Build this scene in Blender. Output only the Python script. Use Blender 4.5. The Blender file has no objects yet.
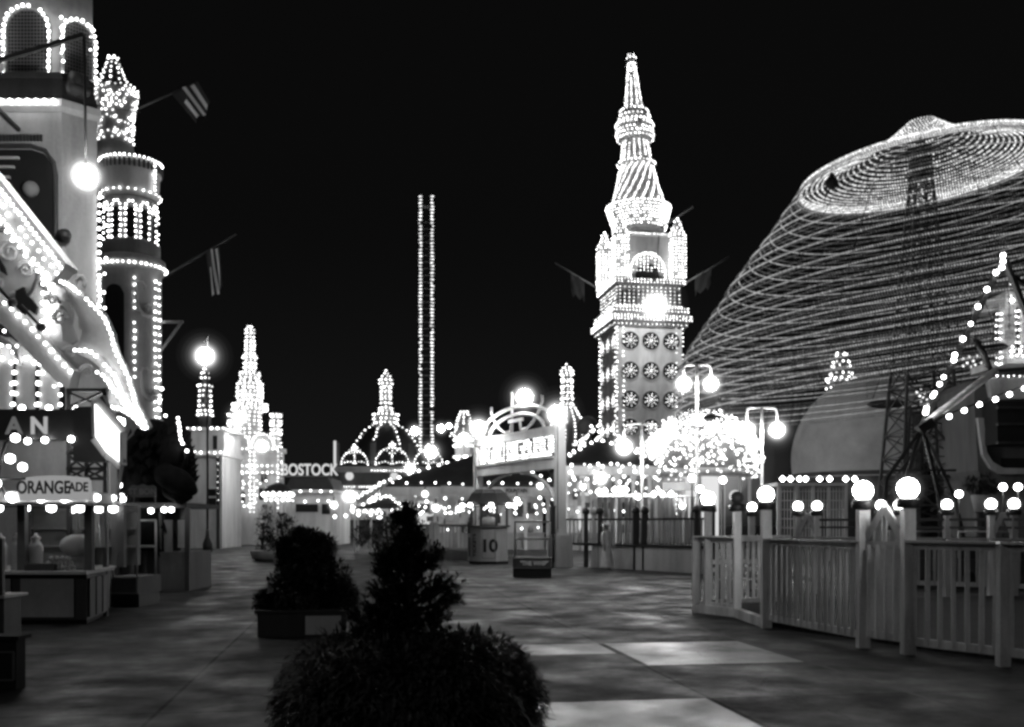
import bpy, math, random
from mathutils import Vector, Matrix
rnd = random.Random(7)
PI = math.pi
V = Vector
C = bpy.context.scene.collection
# ------------------------------------------------------------------ survey of the place
H, F, HZ = 1.7, 1000.0, 524.0          # eye height (m), focal length (px), row of the horizon
def gx(px, D): return (px - 512.0) / F * D
def gz(py, D): return H + (HZ - py) / F * D
def gd(py): return H * F / (py - HZ)   # distance of a ground point
AX = 0.15                              # the avenue's own axes are turned by this much

# ------------------------------------------------------------------ materials
def new_mat(name):
    m = bpy.data.materials.new(name); m.use_nodes = True
    nt = m.node_tree; nt.nodes.clear()
    out = nt.nodes.new('ShaderNodeOutputMaterial')
    return m, nt, out
def paint(name, v, rough=0.7, var=0.35, scale=1.3, bump=0.15, metal=0.0, streak=False, spec=0.5):
    m, nt, out = new_mat(name); N = nt.nodes.new; L = nt.links.new
    b = N('ShaderNodeBsdfPrincipled'); b.inputs['Roughness'].default_value = rough; b.inputs['Metallic'].default_value = metal; b.inputs['Specular IOR Level'].default_value = spec
    tc = N('ShaderNodeTexCoord'); mp = N('ShaderNodeMapping')
    if streak: mp.inputs['Scale'].default_value = (1, 1, 0.18)
    L(tc.outputs['Object'], mp.inputs['Vector'])
    n1 = N('ShaderNodeTexNoise'); n1.inputs['Scale'].default_value = scale; n1.inputs['Detail'].default_value = 8; n1.inputs['Roughness'].default_value = 0.65
    n2 = N('ShaderNodeTexNoise'); n2.inputs['Scale'].default_value = scale * 14; n2.inputs['Detail'].default_value = 5
    L(mp.outputs[0], n1.inputs['Vector']); L(tc.outputs['Object'], n2.inputs['Vector'])
    r = N('ShaderNodeMapRange'); r.inputs['From Min'].default_value = 0.3; r.inputs['From Max'].default_value = 0.7
    r.inputs['To Min'].default_value = v * (1 - var); r.inputs['To Max'].default_value = v * (1 + var * 0.4)
    L(n1.outputs['Fac'], r.inputs['Value'])
    mx = N('ShaderNodeMath'); mx.operation = 'MULTIPLY_ADD'; mx.inputs[1].default_value = v * var * 0.5; mx.inputs[2].default_value = -v * var * 0.25
    L(n2.outputs['Fac'], mx.inputs[0])
    ad = N('ShaderNodeMath'); ad.operation = 'ADD'; ad.use_clamp = True
    L(r.outputs[0], ad.inputs[0]); L(mx.outputs[0], ad.inputs[1]); L(ad.outputs[0], b.inputs['Base Color'])
    bp = N('ShaderNodeBump'); bp.inputs['Strength'].default_value = bump; bp.inputs['Distance'].default_value = 0.02
    L(n2.outputs['Fac'], bp.inputs['Height']); L(bp.outputs[0], b.inputs['Normal'])
    L(b.outputs[0], out.inputs['Surface'])
    return m
def emit(name, s, vary=0.0, sampling=None):
    m, nt, out = new_mat(name); N = nt.nodes.new; L = nt.links.new
    e = N('ShaderNodeEmission'); e.inputs['Strength'].default_value = s; e.inputs['Color'].default_value = (1, 1, 1, 1)
    if vary:
        g = N('ShaderNodeNewGeometry'); r = N('ShaderNodeMapRange')
        r.inputs['To Min'].default_value = s * (1 - vary); r.inputs['To Max'].default_value = s * (1 + vary)
        L(g.outputs['Random Per Island'], r.inputs['Value']); L(r.outputs[0], e.inputs['Strength'])
    L(e.outputs[0], out.inputs['Surface'])
    if sampling: m.cycles.emission_sampling = sampling
    return m
def glow_volume(name, s):
    m, nt, out = new_mat(name)
    e = nt.nodes.new('ShaderNodeEmission'); e.inputs['Strength'].default_value = s
    nt.links.new(e.outputs[0], out.inputs['Volume'])
    return m
def concrete(name, lo, hi, joints=True, spec=0.19, r0=0.44, r1_=0.88):
    m, nt, out = new_mat(name); N = nt.nodes.new; L = nt.links.new
    b = N('ShaderNodeBsdfPrincipled')
    tc = N('ShaderNodeTexCoord'); mp = N('ShaderNodeMapping')
    mp.inputs['Rotation'].default_value = (0, 0, -0.1505); mp.inputs['Location'].default_value = (-3.37, -9.35, 0)
    L(tc.outputs['Object'], mp.inputs['Vector'])
    br = N('ShaderNodeTexBrick'); br.offset = 0.0; br.squash = 1.0
    br.inputs['Scale'].default_value = 1.0; br.inputs['Brick Width'].default_value = 5.18; br.inputs['Row Height'].default_value = 4.5
    br.inputs['Mortar Size'].default_value = 0.024 if joints else 0.0; br.inputs['Mortar Smooth'].default_value = 0.3
    br.inputs['Color1'].default_value = (.62,) * 3 + (1,); br.inputs['Color2'].default_value = (1.25,) * 3 + (1,); br.inputs['Mortar'].default_value = (0.1, 0.1, 0.1, 1)
    L(mp.outputs[0], br.inputs['Vector'])
    def noise(sc, det, rough, f0, f1, t0, t1):
        n = N('ShaderNodeTexNoise'); n.inputs['Scale'].default_value = sc; n.inputs['Detail'].default_value = det; n.inputs['Roughness'].default_value = rough
        L(mp.outputs[0], n.inputs['Vector']); r = N('ShaderNodeMapRange')
        for k_, v_ in zip(('From Min','From Max','To Min','To Max'), (f0,f1,t0,t1)): r.inputs[k_].default_value = v_
        L(n.outputs['Fac'], r.inputs['Value']); return n, r
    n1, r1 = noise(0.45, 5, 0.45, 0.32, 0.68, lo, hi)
    n2, r2 = noise(30, 5, 0.6, 0.25, 0.75, 0.88, 1.1)
    n4, r4 = noise(0.9, 7, 0.62, 0.55, 0.72, 1.0, 0.55)       # old spills and footworn stains
    mu = r1
    for q in (r2.outputs[0], r4.outputs[0], br.outputs['Color']):
        a = N('ShaderNodeVectorMath'); a.operation = 'MULTIPLY'; L(mu.outputs[0], a.inputs[0]); L(q, a.inputs[1]); mu = a
    vo = N('ShaderNodeTexVoronoi'); vo.feature = 'DISTANCE_TO_EDGE'; vo.inputs['Scale'].default_value = 0.16
    wn = N('ShaderNodeTexNoise'); wn.inputs['Scale'].default_value = 1.1; wn.inputs['Detail'].default_value = 8; L(mp.outputs[0], wn.inputs['Vector'])
    wa = N('ShaderNodeVectorMath'); wa.operation = 'MULTIPLY_ADD'; wa.inputs[1].default_value = (.9,.9,0); L(wn.outputs['Color'], wa.inputs[0]); L(mp.outputs[0], wa.inputs[2]); L(wa.outputs[0], vo.inputs['Vector'])
    cr = N('ShaderNodeMapRange'); cr.inputs['From Max'].default_value = 0.0022; cr.inputs['To Min'].default_value = 0.25; cr.inputs['To Max'].default_value = 1.0; L(vo.outputs['Distance'], cr.inputs['Value'])
    a = N('ShaderNodeVectorMath'); a.operation = 'MULTIPLY'; L(mu.outputs[0], a.inputs[0]); L(cr.outputs[0], a.inputs[1])
    L(a.outputs[0], b.inputs['Base Color'])
    rr = N('ShaderNodeMapRange'); rr.inputs['From Min'].default_value = 0.35; rr.inputs['From Max'].default_value = 0.65; rr.inputs['To Min'].default_value = r0; rr.inputs['To Max'].default_value = r1_
    L(n4.outputs['Fac'], rr.inputs['Value']); L(rr.outputs[0], b.inputs['Roughness']); b.inputs['Specular IOR Level'].default_value = spec
    bp = N('ShaderNodeBump'); bp.inputs['Strength'].default_value = 0.08; bp.inputs['Distance'].default_value = 0.003
    L(n2.outputs['Fac'], bp.inputs['Height']); L(bp.outputs[0], b.inputs['Normal'])
    L(b.outputs[0], out.inputs['Surface'])
    return m
def flagcloth(name, v):
    m, nt, out = new_mat(name); N = nt.nodes.new; L = nt.links.new
    d = N('ShaderNodeBsdfDiffuse'); t = N('ShaderNodeBsdfTranslucent'); a = N('ShaderNodeMixShader'); a.inputs[0].default_value = .5
    d.inputs[0].default_value = (v,v,v,1); t.inputs[0].default_value = (v,v,v,1)
    L(d.outputs[0], a.inputs[1]); L(t.outputs[0], a.inputs[2]); L(a.outputs[0], out.inputs['Surface']); return m
def planks(name, v, width=0.14):
    m, nt, out = new_mat(name); N = nt.nodes.new; L = nt.links.new
    b = N('ShaderNodeBsdfPrincipled'); b.inputs['Roughness'].default_value = 0.75; b.inputs['Specular IOR Level'].default_value = 0.1
    tc = N('ShaderNodeTexCoord')
    w = N('ShaderNodeTexBrick'); w.inputs['Scale'].default_value = 1; w.inputs['Brick Width'].default_value = 3.1; w.inputs['Row Height'].default_value = width
    w.inputs['Mortar Size'].default_value = 0.008
    w.inputs['Color1'].default_value = (v * .7,) * 3 + (1,); w.inputs['Color2'].default_value = (v * 1.2,) * 3 + (1,); w.inputs['Mortar'].default_value = (v * .15,) * 3 + (1,)
    L(tc.outputs['Object'], w.inputs['Vector'])
    L(w.outputs['Color'], b.inputs['Base Color']); L(b.outputs[0], out.inputs['Surface'])
    return m
M = {
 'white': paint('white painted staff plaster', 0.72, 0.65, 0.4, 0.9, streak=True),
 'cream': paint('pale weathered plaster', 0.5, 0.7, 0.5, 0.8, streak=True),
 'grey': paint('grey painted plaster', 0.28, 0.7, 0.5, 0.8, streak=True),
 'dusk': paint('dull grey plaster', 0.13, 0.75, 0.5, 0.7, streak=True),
 'iron': paint('black painted iron', 0.025, 0.5, 0.4, 3),
 'steel': paint('galvanised pipe', 0.6, 0.35, 0.3, 4, metal=0.2),
 'roof': paint('dark roof felt', 0.035, 0.8, 0.5, 1.0),
 'wood': paint('dark stained wood', 0.05, 0.6, 0.5, 2.5, streak=True),
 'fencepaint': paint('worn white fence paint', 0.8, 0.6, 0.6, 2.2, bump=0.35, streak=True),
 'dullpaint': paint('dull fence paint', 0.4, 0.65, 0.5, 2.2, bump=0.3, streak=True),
 'void': paint('unlit opening', 0.012, 0.9, 0.3, 2),
 'scale': paint('dark scaly hide', 0.012, 0.8, 0.7, 3.5, bump=0.8, spec=0.06),
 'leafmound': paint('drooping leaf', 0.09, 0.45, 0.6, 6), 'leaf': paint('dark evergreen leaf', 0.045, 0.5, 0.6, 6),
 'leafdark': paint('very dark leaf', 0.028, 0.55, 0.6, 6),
 'bark': paint('bark', 0.05, 0.85, 0.5, 8, bump=0.6),
 'soil': paint('planter soil', 0.03, 0.9, 0.5, 8, bump=0.6),
 'cloth': paint('pale cloth', 0.8, 0.85, 0.25, 5),
 'darkcloth': paint('dark cloth', 0.04, 0.85, 0.3, 5),
 'skin': paint('skin', 0.35, 0.55, 0.15, 6),
 'fruit': paint('orange peel', 0.45, 0.45, 0.25, 12, bump=0.3),
 'glassy': paint('thick glass jar', 0.5, 0.12, 0.1, 3),
 'wire': paint('black cable', 0.02, 0.6, 0.2, 3),
 'sphere': paint('pale canvas dome', 0.72, 0.8, 0.25, 0.5, bump=0.4),
 'letter': emit('letter face with painted glow', 0.42, sampling='NONE'), 'letterglowdim': emit('faded letter face with painted glow', 0.12, sampling='NONE'), 'signglow': emit('sign face with painted front light', 0.30),  # painted letters and name board glow in place of light falling on them
 'inkl': paint('black sign ink', 0.015, 0.7, 0.2, 3),
 'board': paint('pale sign board', 0.55, 0.6, 0.25, 2.5),
 'concrete': concrete('promenade concrete', 0.026, 0.058), 'lamplightslab': concrete('pale concrete with painted lamplight', 0.03, 0.24, False, .45, .3, .6), 'flagpale': flagcloth('pale bunting', .85), 'flagdark': flagcloth('dark bunting', .06), 'mastiron': paint('weathered mast steel', .03, .55, .4, 3),
 'deck': planks('timber deck', 0.03),
 'bulb': emit('small carbon bulb', 4.2, 0.6),
 'bulbhot': emit('hot carbon bulb', 6.5, 0.6),
 'bulbdim': emit('dim carbon bulb', 1.6, 0.5),
 'bulbnear': emit('clear carbon bulb', 9.0, 0.5),
 'lighttrail': emit('light trail bulb', 0.40, 0.3, 'NONE'), 'lighttraildim': emit('dim light trail bulb', 0.10, 0.5, 'NONE'),
 'lighttrailhot': emit('bright light trail bulb', 1.1, 0.5, 'NONE'),
 'globe': emit('opal lamp globe', 60.0),
 'arc': emit('arc lamp globe', 90.0), 'arcleft': emit('hanging arc lamp globe', 190.0), 'arctower': emit('high arc lamp globe', 48.0), 'bulbwash': emit('strong carbon bulb', 10.0, 0.4), 'arcnear': emit('close arc lamp globe', 85.0),
 'smallglobe': emit('small opal globe', 18.0),
 'signlit': emit('lit sign glass', 3.0),
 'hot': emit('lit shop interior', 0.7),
}
# ------------------------------------------------------------------ mesh builder
_t = (1 + 5 ** .5) / 2
ICOV = [V(p).normalized() for p in [(-1,_t,0),(1,_t,0),(-1,-_t,0),(1,-_t,0),(0,-1,_t),(0,1,_t),(0,-1,-_t),(0,1,-_t),(_t,0,-1),(_t,0,1),(-_t,0,-1),(-_t,0,1)]]
ICOF = [(0,11,5),(0,5,1),(0,1,7),(0,7,10),(0,10,11),(1,5,9),(5,11,4),(11,10,2),(10,7,6),(7,1,8),(3,9,4),(3,4,2),(3,2,6),(3,6,8),(3,8,9),(4,9,5),(2,4,11),(6,2,10),(8,6,7),(9,8,1)]
OCTV = [V(p) for p in [(1,0,0),(-1,0,0),(0,1,0),(0,-1,0),(0,0,1),(0,0,-1)]]
OCTF = [(0,2,4),(2,1,4),(1,3,4),(3,0,4),(2,0,5),(1,2,5),(3,1,5),(0,3,5)]
NEARS, FARS = .8, .74      # bulb glass against its socket spacing
UNIT = {}
class MB:
    def __init__(s, near=False): s.v = []; s.f = []; s.m = []; s.near = near; s.smooth = []; s.nb = 0
    def add(s, vs, fs, mi=0, sm=False):
        o = len(s.v); s.v.extend(tuple(p) for p in vs)
        for f in fs: s.f.append(tuple(i + o for i in f)); s.m.append(mi); s.smooth.append(sm)
        return s
    def box(s, x0, x1, y0, y1, z0, z1, mi=0):
        return s.add([(x0,y0,z0),(x1,y0,z0),(x1,y1,z0),(x0,y1,z0),(x0,y0,z1),(x1,y0,z1),(x1,y1,z1),(x0,y1,z1)],
                     [(0,3,2,1),(4,5,6,7),(0,1,5,4),(1,2,6,5),(2,3,7,6),(3,0,4,7)], mi)
    def bar(s, p, q, w, h=None, mi=0):
        p, q = V(p), V(q); d = q - p
        if d.length < 1e-6: return s
        d.normalize(); up = V((0,0,1)) if abs(d.z) < 0.95 else V((0,1,0))
        a = d.cross(up).normalized() * (w/2); b = a.cross(d).normalized() * ((h or w)/2)
        return s.add([p-a-b,p+a-b,p+a+b,p-a+b,q-a-b,q+a-b,q+a+b,q-a+b],[(0,1,2,3),(4,7,6,5),(0,4,5,1),(1,5,6,2),(2,6,7,3),(3,7,4,0)], mi)
    def tube(s, pts, r, n=6, mi=0, closed=False):
        pts = [V(p) for p in pts]; k = len(pts); rs = r if isinstance(r, (list, tuple)) else [r]*k
        vs = []; fs = []
        for i, p in enumerate(pts):
            if closed: d = pts[(i+1) % k] - pts[i-1]
            else: d = pts[min(i+1,k-1)] - pts[max(i-1,0)]
            if d.length < 1e-9: d = V((0,0,1))
            d.normalize(); up = V((0,0,1)) if abs(d.z) < 0.9 else V((0,1,0))
            a = d.cross(up).normalized(); b = a.cross(d)
            for j in range(n):
                t = 2*PI*j/n; vs.append(p + (a*math.cos(t) + b*math.sin(t))*rs[i])
        for i in range(k if closed else k-1):
            i2 = (i+1) % k
            for j in range(n): fs.append((i*n+j, i*n+(j+1)%n, i2*n+(j+1)%n, i2*n+j))
        if not closed: fs += [tuple(range(n))[::-1], tuple(range((k-1)*n, k*n))]
        return s.add(vs, fs, mi, n > 4)
    def lathe(s, prof, c=(0,0), n=24, mi=0, sm=True, a0=0.0):
        vs = []; fs = []
        for r, z in prof:
            for j in range(n):
                t = a0 + 2*PI*j/n; vs.append((c[0]+r*math.cos(t), c[1]+r*math.sin(t), z))
        for i in range(len(prof)-1):
            for j in range(n): fs.append((i*n+j, i*n+(j+1)%n, (i+1)*n+(j+1)%n, (i+1)*n+j))
        if prof[0][0] > 1e-4: fs.append(tuple(range(n))[::-1])
        if prof[-1][0] > 1e-4: fs.append(tuple(range((len(prof)-1)*n, len(prof)*n)))
        return s.add(vs, fs, mi, sm)
    def sphere(s, c, r, n=16, k=10, mi=0, sc=(1,1,1)):
        vs = []; fs = []
        for i in range(k+1):
            a = PI*i/k
            for j in range(n):
                t = 2*PI*j/n; vs.append((c[0]+r*sc[0]*math.sin(a)*math.cos(t), c[1]+r*sc[1]*math.sin(a)*math.sin(t), c[2]+r*sc[2]*math.cos(a)))
        for i in range(k):
            for j in range(n): fs.append((i*n+j, (i+1)*n+j, (i+1)*n+(j+1)%n, i*n+(j+1)%n))
        return s.add(vs, fs, mi, True)
    def prism(s, poly, y0, y1, mi=0):              # polygon in x,z pushed along y
        k = len(poly)
        vs = [(x,y0,z) for x,z in poly] + [(x,y1,z) for x,z in poly]
        fs = [tuple(range(k)), tuple(range(k,2*k))[::-1]] + [(i,i+k,(i+1)%k+k,(i+1)%k) for i in range(k)]
        return s.add(vs, fs, mi)
    def arch(s, cx, z0, zs, hw, y0, y1, t, n=14, mi=0):   # jambs and round head, band of width t outside half-width hw
        o = [(cx-hw-t,z0),(cx-hw-t,zs)] + [(cx-(hw+t)*math.cos(PI*i/n), zs+(hw+t)*math.sin(PI*i/n)) for i in range(1,n)] + [(cx+hw+t,zs),(cx+hw+t,z0)]
        i_ = [(cx-hw,z0),(cx-hw,zs)] + [(cx-hw*math.cos(PI*i/n), zs+hw*math.sin(PI*i/n)) for i in range(1,n)] + [(cx+hw,zs),(cx+hw,z0)]
        for k in range(len(o)-1):
            s.prism([o[k],o[k+1],i_[k+1],i_[k]], y0, y1, mi)
        return s
    def roundtop(s, cx, z0, zs, hw, y0, y1, n=14, mi=0):  # solid round-headed panel
        return s.prism([(cx-hw,z0),(cx-hw,zs)] + [(cx-hw*math.cos(PI*i/n), zs+hw*math.sin(PI*i/n)) for i in range(1,n)] + [(cx+hw,zs),(cx+hw,z0)], y0, y1, mi)
    def bulb(s, p, r, mi=0):
        p = V(p); s.nb += 1
        r = r*(NEARS if s.near else FARS)
        if s.near: return s.add([p+q*r for q in ICOV], ICOF, mi, True)
        return s.add([p+q*r for q in OCTV], OCTF, mi, True)
    def line(s, pts, step, r, mi=0, jit=0.0, closed=False):     # bulbs along a polyline
        pts = [V(p) for p in pts]
        if closed: pts = pts + [pts[0]]
        seg = [(b-a).length for a, b in zip(pts, pts[1:])]; tot = sum(seg); k = max(1, round(tot/step))
        for i in range(k if closed else k+1):
            d = tot*i/k; j = 0
            while j < len(seg)-1 and d > seg[j]: d -= seg[j]; j += 1
            p = pts[j].lerp(pts[j+1], 0 if seg[j] == 0 else min(1, d/seg[j]))
            if rnd.random() < .035: continue
            p = p + V((rnd.gauss(0,1),0,rnd.gauss(0,1)))*step*.05
            if jit: p = p + V((rnd.uniform(-jit,jit),)*3)
            s.bulb(p, r*rnd.uniform(.85,1.12), mi)
        return s
    def ring(s, c, R, z, n, r, mi=0, a0=0.0, a1=2*PI):
        full = a1-a0 > 6.2
        for i in range(n):
            t = a0+(a1-a0)*(i+rnd.gauss(0,.06))/(n if full else n-1)
            if rnd.random() < .035: continue
            s.bulb((c[0]+R*math.cos(t), c[1]+R*math.sin(t), z), r*rnd.uniform(.78,1.15), mi)
        return s
    def sqring(s, hw, z, step, r, mi=0, c=(0,0), hd=None):
        hd = hd or hw
        return s.line([(c[0]-hw,c[1]-hd,z),(c[0]+hw,c[1]-hd,z),(c[0]+hw,c[1]+hd,z),(c[0]-hw,c[1]+hd,z)], step, r, mi, closed=True)
    def merid(s, prof, c, n, step, r, mi=0, a0=0.0, twist=0.0):
        for j in range(n):
            t = a0 + 2*PI*j/n; k = len(prof)
            s.line([(c[0]+R*math.cos(t+twist*i/(k-1)), c[1]+R*math.sin(t+twist*i/(k-1)), z) for i,(R,z) in enumerate(prof)], step, r, mi)
        return s
    def build(s, name, mats, parent=None, label=None, kind=None):
        per = 12 if s.near else 6
        if s.nb and len(s.v) == s.nb*per:            # nothing but bulbs
            y, q = 0.0, parent
            while q: y += q.location.y; q = q.parent
            cs = [sum((V(p) for p in s.v[i*per:i*per+per]), V((0,0,0)))/per for i in range(s.nb)]; rs = [(V(s.v[i*per])-c).length for i, c in enumerate(cs)]
            if s.nb <= 40 and parent and max(rs)/max(y,1)*F >= 1.5:   # few and large enough to count: each bulb by itself
                key = 'bulb'+str(s.near)+str(mats)
                if key not in UNIT:
                    me = bpy.data.meshes.new('bulb'); me.from_pydata(ICOV if s.near else OCTV, [], ICOF if s.near else OCTF); me.materials.append(M[mats]); me.polygons.foreach_set('use_smooth',[True]*len(me.polygons)); UNIT[key] = me
                nm = 'globe' if 'globe' in name else 'bulb'
                for c, r in zip(cs, rs):
                    o = bpy.data.objects.new(nm, UNIT[key]); C.objects.link(o); o.parent = parent; o.location = c; o.scale = (r,r,r)
                return o
            kind = kind or 'stuff'
        me = bpy.data.meshes.new(name); me.from_pydata(s.v, [], s.f)
        ml = mats if isinstance(mats, (list, tuple)) else [mats]
        for m in ml: me.materials.append(M[m] if isinstance(m, str) else m)
        if len(ml) > 1: me.polygons.foreach_set('material_index', s.m)
        me.polygons.foreach_set('use_smooth', s.smooth)
        me.update()
        o = bpy.data.objects.new(name, me); C.objects.link(o)
        if parent: o.parent = parent
        if label: o['label'] = label
        if kind: o['kind'] = kind
        return o
def thing(name, label, cat, loc=(0,0,0), rz=0.0, group=None):
    o = bpy.data.objects.new(name, None); C.objects.link(o); o.empty_display_size = 0.3
    o.location = loc; o.rotation_euler = (0,0,rz); o['label'] = label; o['category'] = cat
    if group: o['group'] = group
    return o
def tag(o, label, cat, group=None):
    o['label'] = label; o['category'] = cat
    if group: o['group'] = group
    return o
def dup(o, loc, label=None, rz=None, parent=None):
    c = o.copy(); C.objects.link(c)
    if parent is None:
        c.location = loc
        if label: c['label'] = label
        if rz is not None: c.rotation_euler = (0,0,rz)
    else: c.parent = parent
    for ch in list(o.children): dup(ch, None, parent=c)
    return c
def text(body, size, parent, mat, loc, rot=(PI/2,0,0), extrude=0.01, name='lettering', fat=0.0, align='CENTER', sx=1.0):
    cu = bpy.data.curves.new('t', 'FONT'); cu.body = body; cu.size = size; cu.extrude = extrude; cu.offset = fat
    cu.align_x = align; cu.align_y = 'CENTER'
    tmp = bpy.data.objects.new('t', cu); C.objects.link(tmp)
    dg = bpy.context.evaluated_depsgraph_get(); me = bpy.data.meshes.new_from_object(tmp.evaluated_get(dg))
    bpy.data.objects.remove(tmp); bpy.data.curves.remove(cu)
    me.materials.clear(); me.materials.append(M[mat]); me.name = name
    o = bpy.data.objects.new(name, me); C.objects.link(o); o.parent = parent
    o.location = loc; o.rotation_euler = rot; o.scale = (sx,1,1)
    return o
def arcpts(c, R, a0, a1, n, y=0.0):
    return [(c[0]+R*math.cos(a0+(a1-a0)*i/n), y, c[1]+R*math.sin(a0+(a1-a0)*i/n)) for i in range(n+1)]
def halation(root, c, r, dense=1.0):  # nested glowing shells imitate lens halation, no mist in the air
    for f, s_ in ((.95,.95),(1.15,.3),(1.35,.12),(1.62,.05),(1.95,.02),(2.35,.008)):
        d = s_*dense/(2*r*f); key = 'glow_volume%.3g' % d
        if key not in M: M[key] = glow_volume('lamp halation', d)
        MB().sphere(c, r*f, 28, 18).build('halation', key, root, 'soft painted glow around the lamp')
class At:                                # local x and z, in metres, of what stands in a plane at distance D
    def __init__(s, cx, D): s.cx, s.D = cx, D; s.loc = (gx(cx, D), D, 0); s.k = D/F
    def x(s, px): return (px - s.cx)*s.k
    def z(s, py): return H + (HZ - py)*s.k
    def p(s, px, py, y=0.0): return V((s.x(px), y, s.z(py)))
    def poly(s, pts): return [(s.x(a), s.z(b)) for a, b in pts]
# ------------------------------------------------------------------ ground
g = MB(); g.add([(-420,-40,0),(420,-40,0),(420,900,0),(-420,900,0)], [(0,1,2,3)])
g.build('promenade', 'concrete', kind='structure')
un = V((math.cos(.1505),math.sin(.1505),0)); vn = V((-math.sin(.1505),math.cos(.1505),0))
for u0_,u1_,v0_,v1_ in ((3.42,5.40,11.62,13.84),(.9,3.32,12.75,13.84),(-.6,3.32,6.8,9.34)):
    q = MB(); q.add([un*u_+vn*v_+V((0,0,.004)) for u_,v_ in ((u0_,v0_),(u1_,v0_),(u1_,v1_),(u0_,v1_))],[(0,1,2,3)]); q.build('lamplight_slab','lamplightslab',kind='structure')  # pale slab tone also paints the lamplight falling through the fence
# ================================================================== LEFT: DRAGON RIDE
cx0, cd0 = gx(62, 25.0), 25.0
t = thing('round_tower', 'massive chamfered tower with bulb-ringed lattice arches, cut off by the left edge', 'tower', (cx0, cd0, 0))
zt = lambda py: H + (HZ-py)*0.025
def foot(d, ch=.62):             # footprint: wide front, one canted corner, long side; d pushes every face out
    return [(-7.5,-d),(d*.41,-d),(ch+d,ch-d*.41),(ch+d-2.6,5.2),(-7.5,5.2)]
def block(m, d0, z0, d1, z1, ch0=.62, ch1=.62):
    A, B = foot(d0,ch0), foot(d1,ch1); k_ = 5
    m.add([(p[0],p[1],z0) for p in A]+[(p[0],p[1],z1) for p in B],[tuple(range(k_))[::-1],tuple(range(k_,2*k_))]+[(i,(i+1)%k_,(i+1)%k_+k_,i+k_) for i in range(k_)])
    return m
m = MB(); block(m,0,0,0,zt(112)); m.build('shaft','cream',t)
m = MB(); block(m,.02,zt(111.9),.14,zt(108)); block(m,.14,zt(107.9),.14,zt(101)); m.build('cornice','white',t)
m = MB(); block(m,.02,zt(100.9),.0,zt(94)); block(m,.0,zt(93.9),-.12,zt(76)); block(m,-.06,zt(75.9),-.06,zt(71)); m.build('balcony_parapet','wood',t)
m = MB(); m.tube([(.25,-.05,zt(84)),(.45,.2,zt(84))],[.3,.3],14); m.tube([(.3,-.3,zt(92)),(.6,.1,zt(90))],[.14,.14],10); m.build('scroll_end','wood',t)
m = MB(True)
for i in range(34): m.bulb((-7.2+i*.215,-.24,zt(105)),.075)
m.build('bulb_trim','bulbnear',t)
db = -.42
m = MB(); block(m,db,zt(70.9),db,zt(-60),.78,.78); m.lathe([(2.0,zt(-60)),(1.4,zt(-90)),(.05,zt(-150))],c=(-3.4,3.4),n=8,sm=False); m.build('belfry','cream',t)
fb = foot(db,.78)
def arched_window(P0, P1, c, hw, z0, zs):
    """round-headed lattice window on the wall from P0 to P1, c metres along it"""
    P0, P1 = V((P0[0],P0[1],0)), V((P1[0],P1[1],0)); e = (P1-P0).normalized(); nn = V((e.y,-e.x,0))
    W = lambda u, zz, d=0.0: P0+e*(c+u)+nn*d+V((0,0,zz))
    out = [(-hw,z0),(-hw,zs)] + [(-hw*math.cos(PI*i/10), zs+hw*math.sin(PI*i/10)) for i in range(1,10)] + [(hw,zs),(hw,z0)]
    m = MB(); m.add([W(u,z,.02) for u,z in out],[tuple(range(len(out)))]); w = m.build('arched_window','void',t)
    m = MB(); nb = max(3,int(hw/.085))
    for i in range(-nb,nb+1):
        u = i*hw/(nb+1); m.bar(W(u,z0,.05),W(u,zs+math.sqrt(max(0,hw*hw-u*u)),.05),.022)
    zz = z0+.08
    while zz < zs+hw-.04:
        h2 = hw if zz < zs else math.sqrt(max(0,hw*hw-(zz-zs)**2)); m.bar(W(-h2,zz,.07),W(h2,zz,.07),.022); zz += .09
    m.build('lattice','grey',w)
    m = MB(); q = [W(u*1.1,z if z<=zs else zs+(z-zs)*1.1,.06) for u,z in out]; m.tube(q,.05,6); m.build('frame','white',w)
    m = MB(True); m.line([W(u*1.16,z if z<=zs else zs+(z-zs)*1.16,.13) for u,z in out],.155,.05); m.build('bulb_trim','bulbnear',w)
for c in (.95,2.6,4.2,5.75): arched_window(fb[0],fb[1],c,.5,zt(68),zt(24)) if c < 5.7 else None
arched_window(fb[0],fb[1],6.45,.5,zt(68),zt(22))
arched_window(fb[1],fb[2],(V(fb[2])-V(fb[1])).length*.5,.36,zt(68),zt(24))
m = MB()
for q in (fb[1],fb[2]): m.line([(q[0],q[1]-.1,zt(69)),(q[0],q[1]-.1,zt(10))],.3,.05)
m.near = True; m.build('bulb_trim','bulbnear',t)
# dark recessed doorway high on the front
m = MB(); m.prism([(-7,zt(320)),(-7,zt(150)),(-.75,zt(150)),(-.45,zt(154)),(-.25,zt(164)),(-.2,zt(176)),(-.2,zt(320))],-.02,.1); m.build('opening','void',t)
m = MB(); m.tube([(-7,-.05,zt(147)),(-.75,-.05,zt(147)),(-.4,-.05,zt(151.5)),(-.19,-.05,zt(163)),(-.13,-.05,zt(176)),(-.13,-.05,zt(320))],.06,8); m.build('door_surround','wood',t)
m = MB()
for py in (157,166,176,184,194): m.bar((-6.5,-.06,zt(py)),(-1.05-.012*(py-157),-.06,zt(py+2)),.09,.05)
m.build('louvre','white',t)
m = MB(); m.sphere((-.75,-.05,zt(190)),.2,14,8); m.build('ornament','grey',t)
m = MB()
for i in range(14): m.bar((-1.6+i*.085,-.06,zt(136)),(-1.6+i*.085,-.06,zt(142)),.05,.06)
m.build('dentil_moulding','wood',t)
m = MB(); m.tube([(.12,-.1,zt(236)),(.12,-.25,zt(239))],[.16,.16],14); m.build('spotlight','iron',t)
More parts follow.
